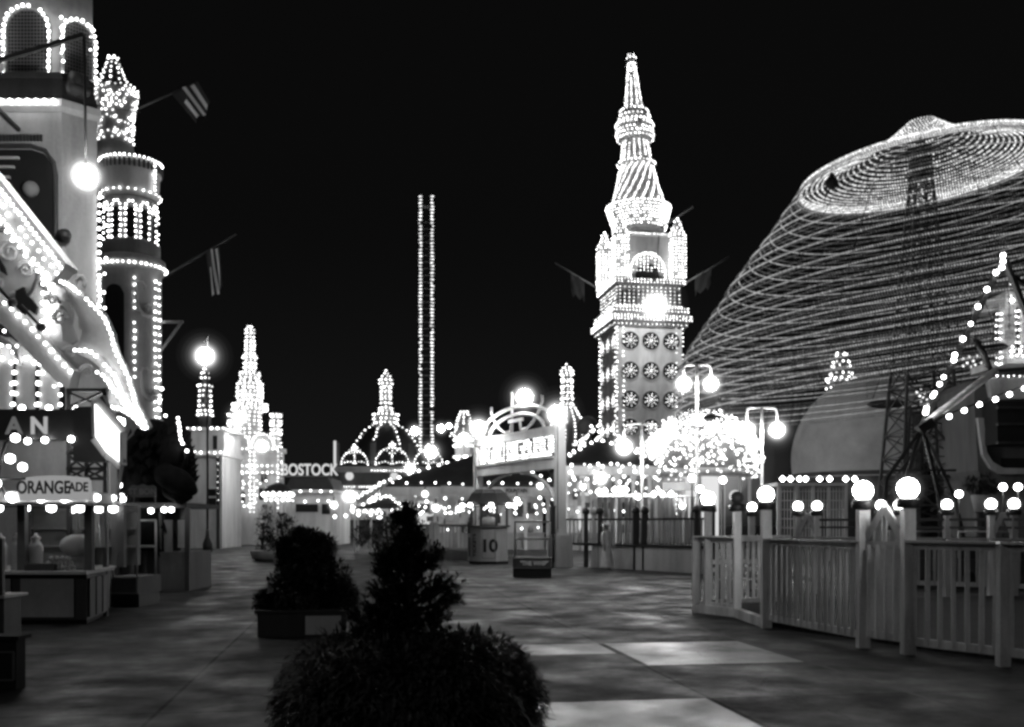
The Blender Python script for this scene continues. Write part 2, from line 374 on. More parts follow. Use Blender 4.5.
def scroll(parent, f, s=1.0, mat='white'):
    pts = [(.16*s,1.02*s),(.2*s,1.15*s),(.1*s,1.28*s),(-.05*s,1.26*s),(-.14*s,1.1*s),(-.12*s,.85*s),(-.1*s,.5*s),(-.03*s,.2*s),(.12*s,.03*s),(.32*s,0),(.46*s,.12*s),(.47*s,.3*s),(.36*s,.4*s),(.24*s,.34*s),(.24*s,.24*s),(.31*s,.2*s)]
    m = MB(); m.tube([f(x,z) for x,z in pts], [.05*s+.045*s*(0 if i < 6 else min(1,(i-5)/4)) for i in range(len(pts))], 8); return m.build('scroll_bracket', mat, parent)
fs = foot(0); e_ = (V((fs[2][0],fs[2][1],0))-V((fs[1][0],fs[1][1],0))).normalized()
scroll(t, lambda x,z: V((fs[1][0],fs[1][1],0))+e_*(.38+x*.75)+V((.09,-.09,zt(322)+z)), .95)
lampD = 21.8
m = MB(); P_ = lambda px,py: (gx(px,lampD)-cx0, lampD-cd0, gz(py,lampD))
m.bar(P_(-40,72),P_(84,35),.09); m.bar(P_(-40,72),(P_(-60,72)[0],1.5,P_(-60,72)[2]),.09); m.build('lamp_arm','iron',t)
m = MB(True); q = fs[2]
m.line([(q[0]+.08,q[1]-.06,zt(190)),(q[0]+.08,q[1]-.06,zt(350))],.2,.06); m.line([(q[0]+.05,q[1]+.35,zt(196)),(q[0]+.05,q[1]+.35,zt(350))],.42,.05)
m.build('bulb_trim','bulbnear',t)

def arc_lamp(px, py, D, rpx, label, cord=None, halationR=1.5, mat='arc'):
    r = rpx*D/F; t = thing('arc_lamp', label, 'lamp', (gx(px,D), D, gz(py,D)), 0, 'glowing arc lamps above the avenue')
    MB().sphere((0,0,0), r, 24, 16).build('globe', mat, t)
    MB().lathe([(r*.28,r*.92),(r*.42,r*1.0),(r*.34,r*1.22),(r*.12,r*1.34)], n=12).build('cap', 'iron', t)
    if cord:
        MB().tube([(0,0,r*1.3),(gx(cord[0],D)-gx(px,D),0,gz(cord[1],D)-gz(py,D))], .03 if D < 40 else .05, 5).build('hanging_rod', 'iron', t)
    halation(t, (0,0,0), r*1.5)
    return t
arc_lamp(86, 176, lampD, 10.5, 'large hanging arc lamp in front of the round tower at upper left', (84,36), mat='arcleft')

# ---- slender tower behind
D = 40.0; a = At(131, D)
t = thing('slender_tower', 'slim ornate tower with bulb-studded dome and two flagpoles, right of the round tower', 'tower', a.loc)
k = a.k; Z = a.z
b = MB(); b.lathe([(31*k,0),(31*k,Z(420)),(29*k,Z(418)),(29*k,Z(276)),(31*k,Z(274)),(33*k,Z(268)),(33*k,Z(262)),(27*k,Z(258))], n=32); b.build('shaft', 'cream', t)
b = MB(); b.lathe([(28*k,Z(262)),(28*k,Z(246)),(25*k,Z(244)),(25*k,Z(204)),(26*k,Z(202))], n=32); b.build('gallery', 'grey', t)
b = MB(); b.lathe([(24*k,Z(206)),(26.5*k,Z(194)),(27.5*k,Z(178)),(29*k,Z(176)),(29*k,Z(165)),(22*k,Z(164))], n=32); b.build('cornice', 'white', t)
b = MB(); b.lathe([(19*k,Z(164)),(18*k,Z(150)),(16*k,Z(140)),(16.5*k,Z(120)),(18*k,Z(108)),(20*k,Z(94)),(20*k,Z(90)),(15*k,Z(88))], c=(-16*k,0), n=24); b.build('dome_drum', 'grey', t)
b = MB(); b.lathe([(14*k,Z(90)),(10*k,Z(75)),(5*k,Z(62)),(1*k,Z(54))], c=(-18*k,0), n=16); b.build('cap_roof', 'roof', t)
b = MB(True)
for py, RR in ((91,20.5),(93.5,20.5),(97,20),(100.5,19.6),(104,19),(108,18.3),(112,17.6),(117,17),(122,16.7),(127,16.6),(132,16.4),(137,16.2),(142,16.4)): [b.bulb((-16*k+(RR*k+.05)*math.cos(q_), (RR*k+.05)*math.sin(q_), Z(py)+rnd.uniform(-.07,.07)), rnd.uniform(.03,.058)) for q_ in [rnd.uniform(0,2*PI) for _ in range(30)]]
for j in range(9):
    aa = 2*PI*j/9; b.line([(-18*k+14.5*k*math.cos(aa),14.5*k*math.sin(aa),Z(88)),(-18*k+10.5*k*math.cos(aa),10.5*k*math.sin(aa),Z(74)),(-18*k+4*k*math.cos(aa),4*k*math.sin(aa),Z(59))], .27, .05)
b.ring((-18*k,0), 5*k, Z(58), 6, .06)
b.build('bulb_trim', 'bulb', t)
b = MB(True)
b.ring((0,0), 29.6*k, Z(164.5), 40, .045); b.ring((0,0), 28.5*k, Z(197), 24, .045)
b.line([(29.5*k*math.cos(-.35),29.5*k*math.sin(-.35),Z(166)),(29.5*k*math.cos(-.35),29.5*k*math.sin(-.35),Z(194))],.15,.05)
b.ring((0,0), 34*k, Z(270), 40, .055)
for az in (-2.55,-2.15,-1.95,-1.6,-1.4,-1.05,-.85,-.5,-.1,.3):
    b.line([(25.8*k*math.cos(az),25.8*k*math.sin(az),Z(243)),(25.8*k*math.cos(az),25.8*k*math.sin(az),Z(216))], .2, .052)
for c0 in (-2.35,-1.78,-1.22,-.67,-.1):
    b.line([(25.8*k*math.cos(c0+.2*math.cos(q)),25.8*k*math.sin(c0+.2*math.cos(q)),Z(216)+.34*math.sin(q)) for q in [PI*i/8 for i in range(9)]], .17, .052)
for az in (-2.72,-2.5,-1.1,-.35,-.12):
    b.line([(30*k*math.cos(az),30*k*math.sin(az),Z(284)),(30*k*math.cos(az),30*k*math.sin(az),Z(418))], .3, .055)
b.build('bulb_trim', 'bulbnear', t)
def wallw(RR, c0, hw, y0, y1, name, mat, d=.03):
    m = MB(); n = 6
    for i in range(n):
        q0 = c0-hw+2*hw*i/n; q1 = c0-hw+2*hw*(i+1)/n
        cv = lambda q: Z(y0)+ (RR*hw*.9)*math.sqrt(max(0,1-((q-c0)/hw)**2))
        m.add([((RR+d)*math.cos(q0),(RR+d)*math.sin(q0),Z(y1)),((RR+d)*math.cos(q1),(RR+d)*math.sin(q1),Z(y1)),((RR+d)*math.cos(q1),(RR+d)*math.sin(q1),cv(q1)),((RR+d)*math.cos(q0),(RR+d)*math.sin(q0),cv(q0))],[(0,1,2,3)])
    return m.build(name, mat, t)
for c0 in (-2.35,-1.78,-1.22,-.67,-.1): wallw(25*k, c0, .17, 218, 244, 'arched_window', 'void')
wallw(29*k, -1.78, .36, 300, 380, 'opening', 'void')
b = MB()
for j in range(40): 
    aa = 2*PI*j/40; b.bar((29.3*k*math.cos(aa),29.3*k*math.sin(aa),Z(175)),(29.3*k*math.cos(aa),29.3*k*math.sin(aa),Z(167)), .07)
b.build('dentil_moulding', 'dusk', t)
RS = 29*k
scroll(t, lambda x,z: V(((RS+.1)*math.cos(-.95+x/RS), (RS+.1)*math.sin(-.95+x/RS), Z(290)+z-1.2*1.0)), 1.0)
scroll(t, lambda x,z: V(((RS+.1)*math.cos(-.8+x/RS), (RS+.1)*math.sin(-.8+x/RS), Z(402)+z)), .95)
b = MB(); b.bar((29*k,0,Z(322)),(52*k,0,Z(322)),.1); b.bar((29*k,0,Z(352)),(50*k,0,Z(323)),.08); b.build('wall_bracket', 'grey', t)
def flag(root_loc, p0, p1, corners, label):
    """a pole sloping out of a wall and a striped flag hanging from it; corners: (top inner, top outer, bottom outer, bottom inner)"""
    f = thing('flag', label, 'flag', root_loc)
    o = V(root_loc)
    MB().tube([V(p0)-o, V(p1)-o], .035, 6).build('flagpole', 'wood', f)
    A, B, Cc, Dd = [V(q)-o for q in corners]; NX, NY = 14, 13
    m = MB()
    vs = []
    for i in range(NX+1):
        for j in range(NY+1):
            u, w = i/NX, j/NY
            p = A.lerp(B,u).lerp(Dd.lerp(Cc,u), w); p = p + V((0, .14*math.sin(u*9+w*3)*(0.3+w), .03*math.sin(u*7)))
            vs.append(p)
    fa = []; mi = []
    for i in range(NX):
        for j in range(NY):
            fa.append((i*(NY+1)+j,(i+1)*(NY+1)+j,(i+1)*(NY+1)+j+1,i*(NY+1)+j+1))
    for n_, fc in enumerate(fa):
        i = n_//NY; dark = (i % 4) < 2
        if n_ % NY < 5 and i < 5: dark = True
        mi.append(1 if dark else 0)
    m.v = [tuple(p) for p in vs]; m.f = fa; m.m = mi; m.smooth = [True]*len(fa)
    m.build('flag_cloth', ['flagpale','flagdark'], f)
    return f
fp = lambda px,py: (gx(px,D), D, gz(py,D))
flag(fp(141,107), fp(138,109), fp(196,82), [fp(171,93), fp(197,81), fp(211,104), fp(196,123)], 'upper striped flag on a pole sloping out beside the bulb-studded dome')
flag(fp(166,275), fp(164,277), fp(236,234), [fp(205,251), fp(219,247), fp(223,287), fp(212,299)], 'lower striped flag hanging from a pole over the avenue')
# ---- gabled pavilion front with bright eaves
D = 21.5; a = At(40, D); x, z = a.x, a.z
t = thing('gabled_facade', 'bright white gabled ride front with glaring bulb-lined eaves, at the left edge', 'building', a.loc)
b = MB(); b.prism(a.poly([(-60,420),(-60,140),(0,200),(66,285),(70,345),(84,350),(106,372),(108,440),(108,505),(-60,505)]), .15, .5); b.build('wall', 'white', t)
b = MB(); b.prism(a.poly([(-60,112),(-6,172),(0,180),(72,272),(58,286),(0,214),(-60,142)]), -.35, .14)
b.prism(a.poly([(-60,108),(0,174),(74,268),(72,273),(0,181),(-60,114)]), -.42, .2); b.build('eave_board', 'cream', t)
b = MB(True); b.line([a.p(-60,116,-.46),a.p(0,183,-.46),a.p(71,273,-.46)], .13, .05); b.line([a.p(-60,139,-.42),a.p(0,211,-.42),a.p(58,283,-.42)], .13, .05); b.line([a.p(-60,127,-.42),a.p(0,197,-.42),a.p(65,278,-.42)], .2, .05); b.build('bulb_trim', 'bulbnear', t)
b = MB(); b.prism(a.poly([(-60,240),(0,292),(34,322),(78,372),(74,392),(58,380),(28,348),(0,318),(-60,268)]), -.25, .13); b.build('lower_cornice', 'white', t)
b = MB(True); b.line([a.p(-60,146,-.2),a.p(0,219,-.2),a.p(55,290,-.2)],.22,.06); b.line([a.p(-60,276,-.1),a.p(0,326,-.1),a.p(56,386,-.1)],.4,.05); b.line([a.p(-60,243,-.3),a.p(0,296,-.3),a.p(34,326,-.3),a.p(76,374,-.3)], .2, .05); b.build('bulb_trim', 'bulbnear', t)
b = MB(); pts = []
for i in range(20): q = 2*PI*i/20; pts.append(a.poly([(8+30*math.cos(q), 268+38*math.sin(q))])[0])
b.prism(pts, .0, .14); b.build('medallion', 'white', t)
b = MB()
for i in range(20):
    q = 2*PI*i/20; q2 = 2*PI*(i+1)/20; b.bar(a.p(8+31*math.cos(q),268+39*math.sin(q),-.02), a.p(8+31*math.cos(q2),268+39*math.sin(q2),-.02), .07, .07)
b.build('medallion_rim', 'dusk', t)
b = MB(); b.prism(a.poly([(18,292),(26,288),(28,296),(34,300),(40,308),(38,316),(30,310),(24,318),(18,306)]), -.12, -.03); b.build('carved_ornament', 'void', t)
b = MB(); b.prism(a.poly([(0,258),(6,268),(8,276),(2,272)]), -.1,-.01); b.build('carved_ornament', 'void', t)
b = MB(True)
for px in (42,47,52): b.line([a.p(px,274,.06),a.p(px-(47-px)*.2,330,.06)], .2, .05)
b.build('bulb_trim', 'bulbnear', t)
for px, py in ((22,307),(50,331)):
    b = MB(); b.bar(a.p(px-20,py-22,-.4), a.p(px,py,-.4), .06); b.sphere(a.p(px,py,-.42), .1, 12, 8); b.build('spotlight_arm', 'iron', t)
def swirl(cx, cy, r, turns, flip, w0, mat='white', yy=-.02):
    pts = []; n = int(16*turns)
    for i in range(n+1):
        q = 2*PI*turns*i/n; rr = r*(1-.86*i/n); pts.append(a.p(cx+flip*rr*math.cos(q), cy-rr*math.sin(q), yy))
    m = MB(); m.tube(pts, [w0*(1-.5*i/n) for i in range(n+1)], 7); return m.build('carved_scroll', mat, t)
for cx_,cy_,r_,tn,fl in ((10,252,13,1.6,1),(-6,285,12,1.5,-1),(26,270,9,1.5,-1),(14,300,8,1.4,1),(60,318,8,1.5,1),(70,352,6,1.4,-1),(36,352,7,1.4,1),(88,372,7,1.5,-1),(52,300,6,1.4,-1)): swirl(cx_,cy_,r_,tn,fl,.05)
m = MB()
for i in range(26): m.bar(a.p(-20+i*3.1,229+i*2.78+ (0 if i < 8 else 0),.1), a.p(-20+i*3.1,233+i*2.78,.1), .04, .09)
m.build('dentil_moulding','dusk',t)
m = MB(); m.prism(a.poly([(62,300),(69,302),(72,312),(70,324),(76,340),(70,344),(62,340),(60,322)]),.02,.14); m.sphere(a.p(66,297,.06),.11,12,8); m.tube([a.p(62,306,.0),a.p(56,316,-.05),a.p(60,324,-.1)],[.05,.04,.03],7); m.build('relief_figure','cream',t)
# fan arches with bulbs below the lower cornice
for px, w_ in ((2,11),(25,11),(49,10)):
    b = MB(); b.roundtop(x(px), z(440), z(372), w_*a.k, .03, .13); q = b.build('arched_panel', 'white', t)
    b = MB(True); b.line([(x(px)-(w_+1.5)*a.k,0,z(436)),(x(px)-(w_+1.5)*a.k,0,z(374))]+[(x(px)-(w_+1.5)*a.k*math.cos(PI*i/8),0,z(372)+(w_+3)*a.k*math.sin(PI*i/8)) for i in range(1,8)]+[(x(px)+(w_+1.5)*a.k,0,z(374)),(x(px)+(w_+1.5)*a.k,0,z(436))], .23, .055); b.build('bulb_trim', 'bulbnear', q)
for px in (14,37,61):
    b = MB(); b.prism(a.poly([(px-1.6,440),(px-1.6,372),(px,362),(px+1.6,372),(px+1.6,440)]), -.0, .125); b.build('slit', 'void', t)
b = MB(); b.prism(a.poly([(35,340),(42,337),(47,345),(47,354),(41,360),(36,352)]), .05, .14); b.prism(a.poly([(-4,322),(16,330),(17,342),(8,336),(-4,336)]), .04,.14); b.build('opening', 'void', t)
b = MB(); b.prism(a.poly([(-60,318),(2,336),(20,350),(22,366),(12,346),(0,344),(-60,330)]), -.1, .02); b.build('carved_swag', 'cream', t)
b = MB(True)
for c0 in (-14,6): b.line([a.p(c0+9*math.cos(q),352-7*math.sin(q),-.06) for q in [PI*i/10 for i in range(11)]], .17, .05)
b.build('bulb_trim', 'bulbnear', t)
# ---- dragon
D = 20.2; a = At(150, D); x, z = a.x, a.z
t = thing('dragon_statue', 'giant dark dragon with a spread pale wing ribbed in bulbs, beside the gabled front', 'statue', a.loc)
wing_ribs = [[(62,281),(80,292),(95,304),(110,320),(119,338),(127,358),(137,382),(148,408),(156,430)],
             [(82,353),(96,354),(108,362),(121,378),(134,398),(146,416),(154,430)],
             [(103,374),(113,382),(123,394),(136,408),(148,422),(154,431)],
             [(112,414),(120,410),(130,411),(142,418),(152,430)]]
def wy(px, py): return -.45 + .5*max(0,(150-px))/90 + .1*math.sin(py*.12)
m = MB()
sc_ = [[(62,281),(69,305),(77,332),(83,346),(82,353)],[(82,353),(90,358),(97,365),(103,374)],[(103,374),(102,388),(105,402),(112,414)]]
for (ra, rb) in zip(wing_ribs, wing_ribs[1:]):   # webbing between two ribs, scalloped outer edge
    n = 10
    def samp(r, f):
        q = f*(len(r)-1); i = min(int(q), len(r)-2); w = q-i; return (r[i][0]*(1-w)+r[i+1][0]*w, r[i][1]*(1-w)+r[i+1][1]*w)
    grid = []
    for i in range(n+1):
        A = samp(ra, i/n); B = samp(rb, i/n); row = []
        for j in range(7):
            w = j/6; pxx = A[0]*(1-w)+B[0]*w; pyy = A[1]*(1-w)+B[1]*w
            sag = math.sin(PI*w)*(1-i/n)*9; pxx += sag*.7
            row.append(a.p(pxx, pyy, wy(pxx,pyy)+.12*math.sin(PI*w)))
        grid.append(row)
    vs = [p for r_ in grid for p in r_]; fs = [(i*7+j,i*7+j+1,(i+1)*7+j+1,(i+1)*7+j) for i in range(n) for j in range(6)]
    m.add(vs, fs, 0, True)
wing = m.build('wing', 'white', t)
md = wing.modifiers.new('thick', 'SOLIDIFY'); md.thickness = .05; md.offset = 1
for rb in wing_ribs:
    mm = MB(); mm.tube([a.p(px,py,wy(px,py)-.03) for px,py in rb], [.05+.03*i/len(rb) for i in range(len(rb))], 8); mm.build('wing_rib', 'white', wing)
    bb = MB(True); bb.line([a.p(px,py,wy(px,py)-.16) for px,py in rb], .125, .045); bb.build('bulb_trim', 'bulbwash', wing)
def dp(px, py, D_=26.4): return V((gx(px,D_)-a.loc[0], D_-a.loc[1], gz(py,D_)))
sp = [dp(135,548),dp(137,520),dp(142,496),dp(146,474),dp(152,452),dp(160,436,26.2),dp(171,438,26),dp(178,456,25.7),dp(180,474,25.4),dp(184,490,25.1)]
m = MB(); m.tube(sp, [1.15,1.1,1.0,.86,.7,.5,.4,.42,.36,.2], 20)
m.tube([dp(165,474,25.2),dp(178,482,24.8),dp(188,489,24.6),dp(195,491,24.5)],[.3,.34,.26,.1],14); m.tube([dp(170,490,25),dp(182,497,24.7),dp(191,497,24.5)],[.22,.2,.06],12)
for px,py in ((172,474),(180,470),(176,462)): m.tube([dp(px,py+4,25.1),dp(px+5,py-6,25.1),dp(px+9,py-16,25.2)],[.13,.08,.01],7)
for q in range(260):                       # overlapping scales
    f = rnd.random()*8.9; i0 = int(f); p = sp[i0].lerp(sp[i0+1], f-i0); rr = [1.15,1.1,1.0,.86,.7,.5,.4,.42,.36,.2][i0]; th = rnd.uniform(PI,2*PI); v = V((math.cos(th),math.sin(th),rnd.uniform(-.5,.6))).normalized()
    s1 = v.cross(V((0,0,1))).normalized()*.13; c_ = p+v*rr*.98; m.add([c_-s1,c_+V((0,0,.12)),c_+s1,c_+v*.09-V((0,0,.17))],[(0,1,3),(1,2,3),(0,3,2)])
body = m.build('body', 'scale', t)
m = MB()
for i in range(26):
    f = i*8.6/25; i0 = int(f); p = sp[i0].lerp(sp[i0+1], f-i0); rr = [1.15,1.1,1.0,.86,.7,.5,.4,.42,.36,.2][i0]*.95
    m.tube([p+V((rr*.8,-rr*.4,0)), p+V((rr*.8+.22,-rr*.4-.05,.2))], [.1,.01], 5)
m.build('back_spine', 'scale', t)
bb = MB(True); bb.line([dp(178,418,25.3),dp(180,428,25.3),dp(180,438,25.3),dp(187,451,25.3)], .11, .055); bb.line([a.p(166,382,-.4),a.p(170,395,-.4),a.p(164,410,-.4),a.p(172,418,-.4)], .2, .045); bb.build('bulb_trim', 'bulbnear', t)
# ---- dark timber scaffold carrying the long black sign
D = 18.2; a = At(60, D); x, z = a.x, a.z
t = thing('sign_scaffold', 'dark cross-braced timber scaffold carrying the long black letter board', 'scaffold', a.loc)
m = MB()
for px in (62,80,99): m.bar((x(px)*1, .3, 0), (x(px), .3, z(388 if px != 80 else 432)), .075)
m.bar((x(99),.3,z(388)),(x(99),.3,z(386)),.09)
for py in (388,407,440,452,468,478): m.bar((x(60),.28,z(py)),(x(101),.28,z(py)), .07, .06)
for (pa,pb,ya,yb) in ((62,99,390,406),(62,80,441,452),(80,99,441,452),(62,80,454,468),(80,99,454,468),(62,80,469,478),(80,99,469,478)):
    m.bar((x(pa),.25,z(ya)),(x(pb),.25,z(yb)),.04); m.bar((x(pa),.22,z(yb)),(x(pb),.22,z(ya)),.04)
m.build('frame', 'iron', t)
m = MB(); m.box(x(-60),x(76),-.1,.05,z(440),z(410)); m.build('sign_board', 'iron', t)
m = MB(); m.box(x(78),x(110),-.2,.15,z(462),z(408)); m.prism(a.poly([(96,404),(104,396),(110,408)]),-.1,.1); m.build('side_board', 'iron', t)
text('A', .43, t, 'letterglowdim', (x(17),-.11,z(427)), extrude=.012, fat=.012)
text('N', .43, t, 'letter', (x(42),-.11,z(427)), extrude=.012, fat=.012)
m = MB(True)
for px,py in ((22,408),(49,408),(76,409),(33,442),(50,441),(76,440)): m.bulb((x(px),-.2 if py > 430 else .0,z(py)), .08)
m.build('bulb_trim', 'smallglobe', t)
m = MB(True)
for px in (-10,12,34,56,70,84,98): m.bulb((x(px),1.0,z(417)), .15)
m.build('added_wash_bulb','smallglobe',t)  # unseen bulbs added behind the board to wash the wall with light
m = MB(); m.bar((x(-60),1.05,z(424)),(x(102),1.05,z(424)),.08); m.bar((x(62),.3,z(424)),(x(62),1.05,z(424)),.06); m.bar((x(99),.3,z(424)),(x(99),1.05,z(424)),.06); m.build('added_wash_bulb_rail','iron',t)
a2 = At(108, 17.2)
t = thing('projecting_sign', 'blazing white diamond-shaped light box sign jutting from the scaffold', 'sign', a2.loc)
m = MB(); m.prism(a2.poly([(96,404),(122,434),(122,463),(108,452),(97,436)]), -.08, .08); m.build('lit_panel', 'signlit', t)
m = MB()
cs = a2.poly([(95,402),(123,433),(123,465),(108,453),(96,437)])
for p_, q_ in zip(cs, cs[1:]+cs[:1]): m.bar((p_[0],0,p_[1]),(q_[0],0,q_[1]),.05,.2)
m.build('frame', 'white', t)
m = MB(); m.bar((a2.x(122),0,a2.z(464)),(a2.x(118),0,a2.z(490)),.05); m.bar((a2.x(118),0,a2.z(490)),(a2.x(112),.3,a2.z(500)),.05); m.build('bracket', 'grey', t)
# ---- orangeade stand
D = 16.9; a = At(55, D); x, z = a.x, a.z
t = thing('drinks_stand', 'orangeade drinks stand with a bulb-lit canopy and panelled counter, at the lower left', 'stall', a.loc)
cz = z(571); xl, xr = x(-60), x(88); xe1, xe2 = gx(107,D+1.5)-a.loc[0], gx(112,D+3.2)-a.loc[0]; xe = xe1
m = MB(); 
def outline(d): return [(xl,-.05-d),(xr+d*.4,-.05-d),(xe1+d,1.5),(xe2+d,3.2),(xl,3.2)]
def slab(m, d, z0, z1, mi=0):
    o = outline(d); k_ = len(o)
    m.add([(p[0],p[1],z0) for p in o]+[(p[0],p[1],z1) for p in o], [tuple(range(k_))[::-1], tuple(range(k_,2*k_))]+[(i,(i+1)%k_,(i+1)%k_+k_,i+k_) for i in range(k_)], mi)
slab(m, .12, cz-.05, cz); m.build('counter_top', 'board', t)
m = MB(); slab(m, -.02, .08, cz-.051); m.build('counter', 'wood', t)
m = MB(); slab(m, -.1, 0, .079); m.build('plinth', 'void', t)
for pa, pb in ((-40,12),(22,75)):
    m = MB(); m.box(x(pa),x(pb),-.055,-.035,.13,cz-.13); m.build('panel', 'cream', t)
for f0,f1 in ((.06,.3),(.38,.62),(.7,.94)):
    m = MB(); p0 = V((xr,-.05,0)).lerp(V((xe1,1.5,0)), f0); p1 = V((xr,-.05,0)).lerp(V((xe1,1.5,0)), f1); m.bar(p0+V((.01,0,(cz)/2)), p1+V((.01,0,cz/2)), .05, cz-.25); m.build('panel', 'dusk', t)
for px, yy in ((-35,.3),(14,.3),(82,.3),(87,1.5),(30,2.4),(-40,2.4),(60,2.4)):
    m = MB(); m.bar((x(px),yy,cz),(x(px),yy,z(503)),.13); m.build('post', 'dusk', t)
m = MB(); slab(m, .25, z(505), z(503)); m.build('canopy_ceiling', 'wood', t)
m = MB(); slab(m, .28, z(502.6), z(492)); m.build('canopy_fascia', 'white', t)
m = MB(True); m.line([(xl,-.36,z(497)),(xr+.15,-.36,z(497)),(xe1+.3,1.45,z(497))], .46, .075)
for px in (24,52,75): m.bulb((x(px),-.4,z(500)),.08)
for px,yy in ((-20,.6),(5,.7),(35,.6),(62,.7),(80,1.4),(20,2.0),(50,2.0)): m.bulb((x(px),yy,z(507)),.12)
m.build('bulb_trim', 'bulbnear', t)
sg = MB(); n = 10
pts = a.poly([(34,501),(33,494),(35,482)])+[(x(38+ (100-38)*i/12), z(479-2.2*math.sin(PI*i/12))) for i in range(13)]+a.poly([(102,482),(103,490),(102,501)])
sg.prism(pts, -.5, -.44); s_ = sg.build('name_board', 'signglow', t, 'rounded pale name board')  # face glows to paint the light on its front
s_['label'] = 'rounded pale name board reading ORANGEADE'
text('ORANGE', .29, s_, 'inkl', (x(57.5),-.51,z(489)), extrude=.006, fat=.007, sx=.74)
text('ADE', .21, s_, 'inkl', (x(91.5),-.51,z(488.5)), extrude=.006, fat=.005, sx=.8)
m = MB(True)
for px,py,r_ in ((33,441,.1),(28,461,.11),(40,469,.1),(15,485,.1)):
    m.bulb((x(px),-.6,z(py)),r_)
m.build('signal_bulb', 'bulbnear', t)
m = MB(); m.tube([a.p(36,437,-.55),a.p(22,446,-.55),a.p(18,462,-.55),a.p(14,480,-.55),a.p(18,500,-.3)], .03, 6); m.tube([a.p(14,480,-.55),a.p(40,480,-.5)], .025, 6); m.build('pipe_bracket', 'iron', t)
# back shelf
m = MB(); m.box(x(-50),x(80),2.6,2.75,.9,z(503)); m.build('back_wall', 'grey', t)
for zz in (1.25,1.6,1.95):
    m = MB(); m.box(x(-45),x(78),2.35,2.59,zz,zz+.03); m.build('shelf', 'grey', t)
# ware standing on the counter
jar = thing('glass_jar', 'row of tall pale glass dispensers on the drinks counter', 'jar', (a.loc[0]+x(4), D+.45, cz), 0, 'tall glass dispensers on the drinks counter')
MB().lathe([(.09,0),(.11,.02),(.1,.05),(.11,.08),(.12,.4),(.09,.47),(.06,.5),(.07,.53)], n=18).build('jar_body', 'glassy', jar)
MB().lathe([(.075,.53),(.08,.56),(.03,.6),(.02,.64)], n=14).build('lid', 'steel', jar)
for dx in (-.32,-.62,.3): dup(jar, (a.loc[0]+x(4)+dx, D+.5, cz))
jar2 = thing('juice_fountain', 'big pale globe-topped juice fountain in the middle of the drinks counter', 'dispenser', (a.loc[0]+x(62), D+.62, cz))
MB().lathe([(.17,0),(.19,.03),(.12,.08),(.1,.16),(.2,.24)], n=20).build('pedestal', 'grey', jar2)
MB().sphere((0,0,.42), .27, 20, 14, sc=(1.1,1,.75)).build('bowl', 'cream', jar2)
MB().lathe([(.05,.6),(.06,.66),(.025,.72),(.02,.95)], n=12).build('finial', 'cream', jar2)
i_ = 0
for row, nn in enumerate((6,5,4)):
    for q in range(nn):
        px = x(46)+q*.095+row*.05; o_ = MB().sphere((0,0,.045), .046, 12, 8).build('orange', 'fruit')
        o_.location = (a.loc[0]+px-.1, D+.2, cz+row*.078); tag(o_, 'round orange heaped in the pyramid on the drinks counter', 'fruit', 'oranges heaped on the drinks counter')
tr = MB(); tr.box(0,.5,0,.28,0,.1); tr.box(.03,.47,.02,.26,.1,.12)
o_ = tr.build('tray', 'wood'); o_.location = (a.loc[0]+x(23), D+.05, cz); tag(o_, 'long dark box tray near the middle post of the drinks counter', 'tray')
# white-coated cloth hanging
m = MB(); vs = []
for i in range(9):
    for j in range(13):
        u = i/8; w = j/12; vs.append((-.1+.2*u*(1+.3*w), .05*math.sin(u*14+w*2), -w*.62))
m.add(vs, [(i*13+j,(i+1)*13+j,(i+1)*13+j+1,i*13+j+1) for i in range(8) for j in range(12)], 0, True)
o_ = m.build('towel', 'cloth'); o_.location = (gx(97,D+1.0), D+1.0, z(512)); tag(o_, 'white towel hanging under the canopy at the stand corner', 'towel')
# second counter, cut off at the left edge
a = At(-25, 14.2); x, z = a.x, a.z
t = thing('side_counter', 'low dark counter with a pale shelf edge, cut off at the left edge', 'counter', a.loc)
m = MB(); m.box(x(-70),x(8),-.1,.6,z(598),z(595)); m.build('counter_top', 'board', t)
m = MB(); m.box(x(-70),x(4),0,.5,0,z(598)-.002); m.build('counter', 'wood', t)
m = MB(); m.box(x(-60),x(-1),-.02,-.001,.12,.55); m.build('panel', 'dusk', t)
m = MB(); m.bar((x(3),-.05,z(595)),(x(3),-.05,z(538)),.07); m.build('post', 'iron', t)
a = At(-12, 10.2); x, z = a.x, a.z
t = thing('crate_bench', 'dark boxed bench with a framed end panel at the bottom left corner', 'bench', a.loc)
m = MB(); m.box(x(-60),x(16),0,.2,0,z(640)); m.build('body', 'void', t)
m = MB(); m.box(x(-62),x(20),-.04,.24,z(640)+.002,z(636)); m.build('top_board', 'void', t)
m = MB()
for p0,p1 in (((-8,652),(14,652)),((14,652),(14,680)),((14,680),(-8,680)),((-8,680),(-8,652))): m.bar((x(p0[0]),-.012,z(p0[1])),(x(p1[0]),-.012,z(p1[1])),.02,.02)
m.build('panel_frame', 'dusk', t)
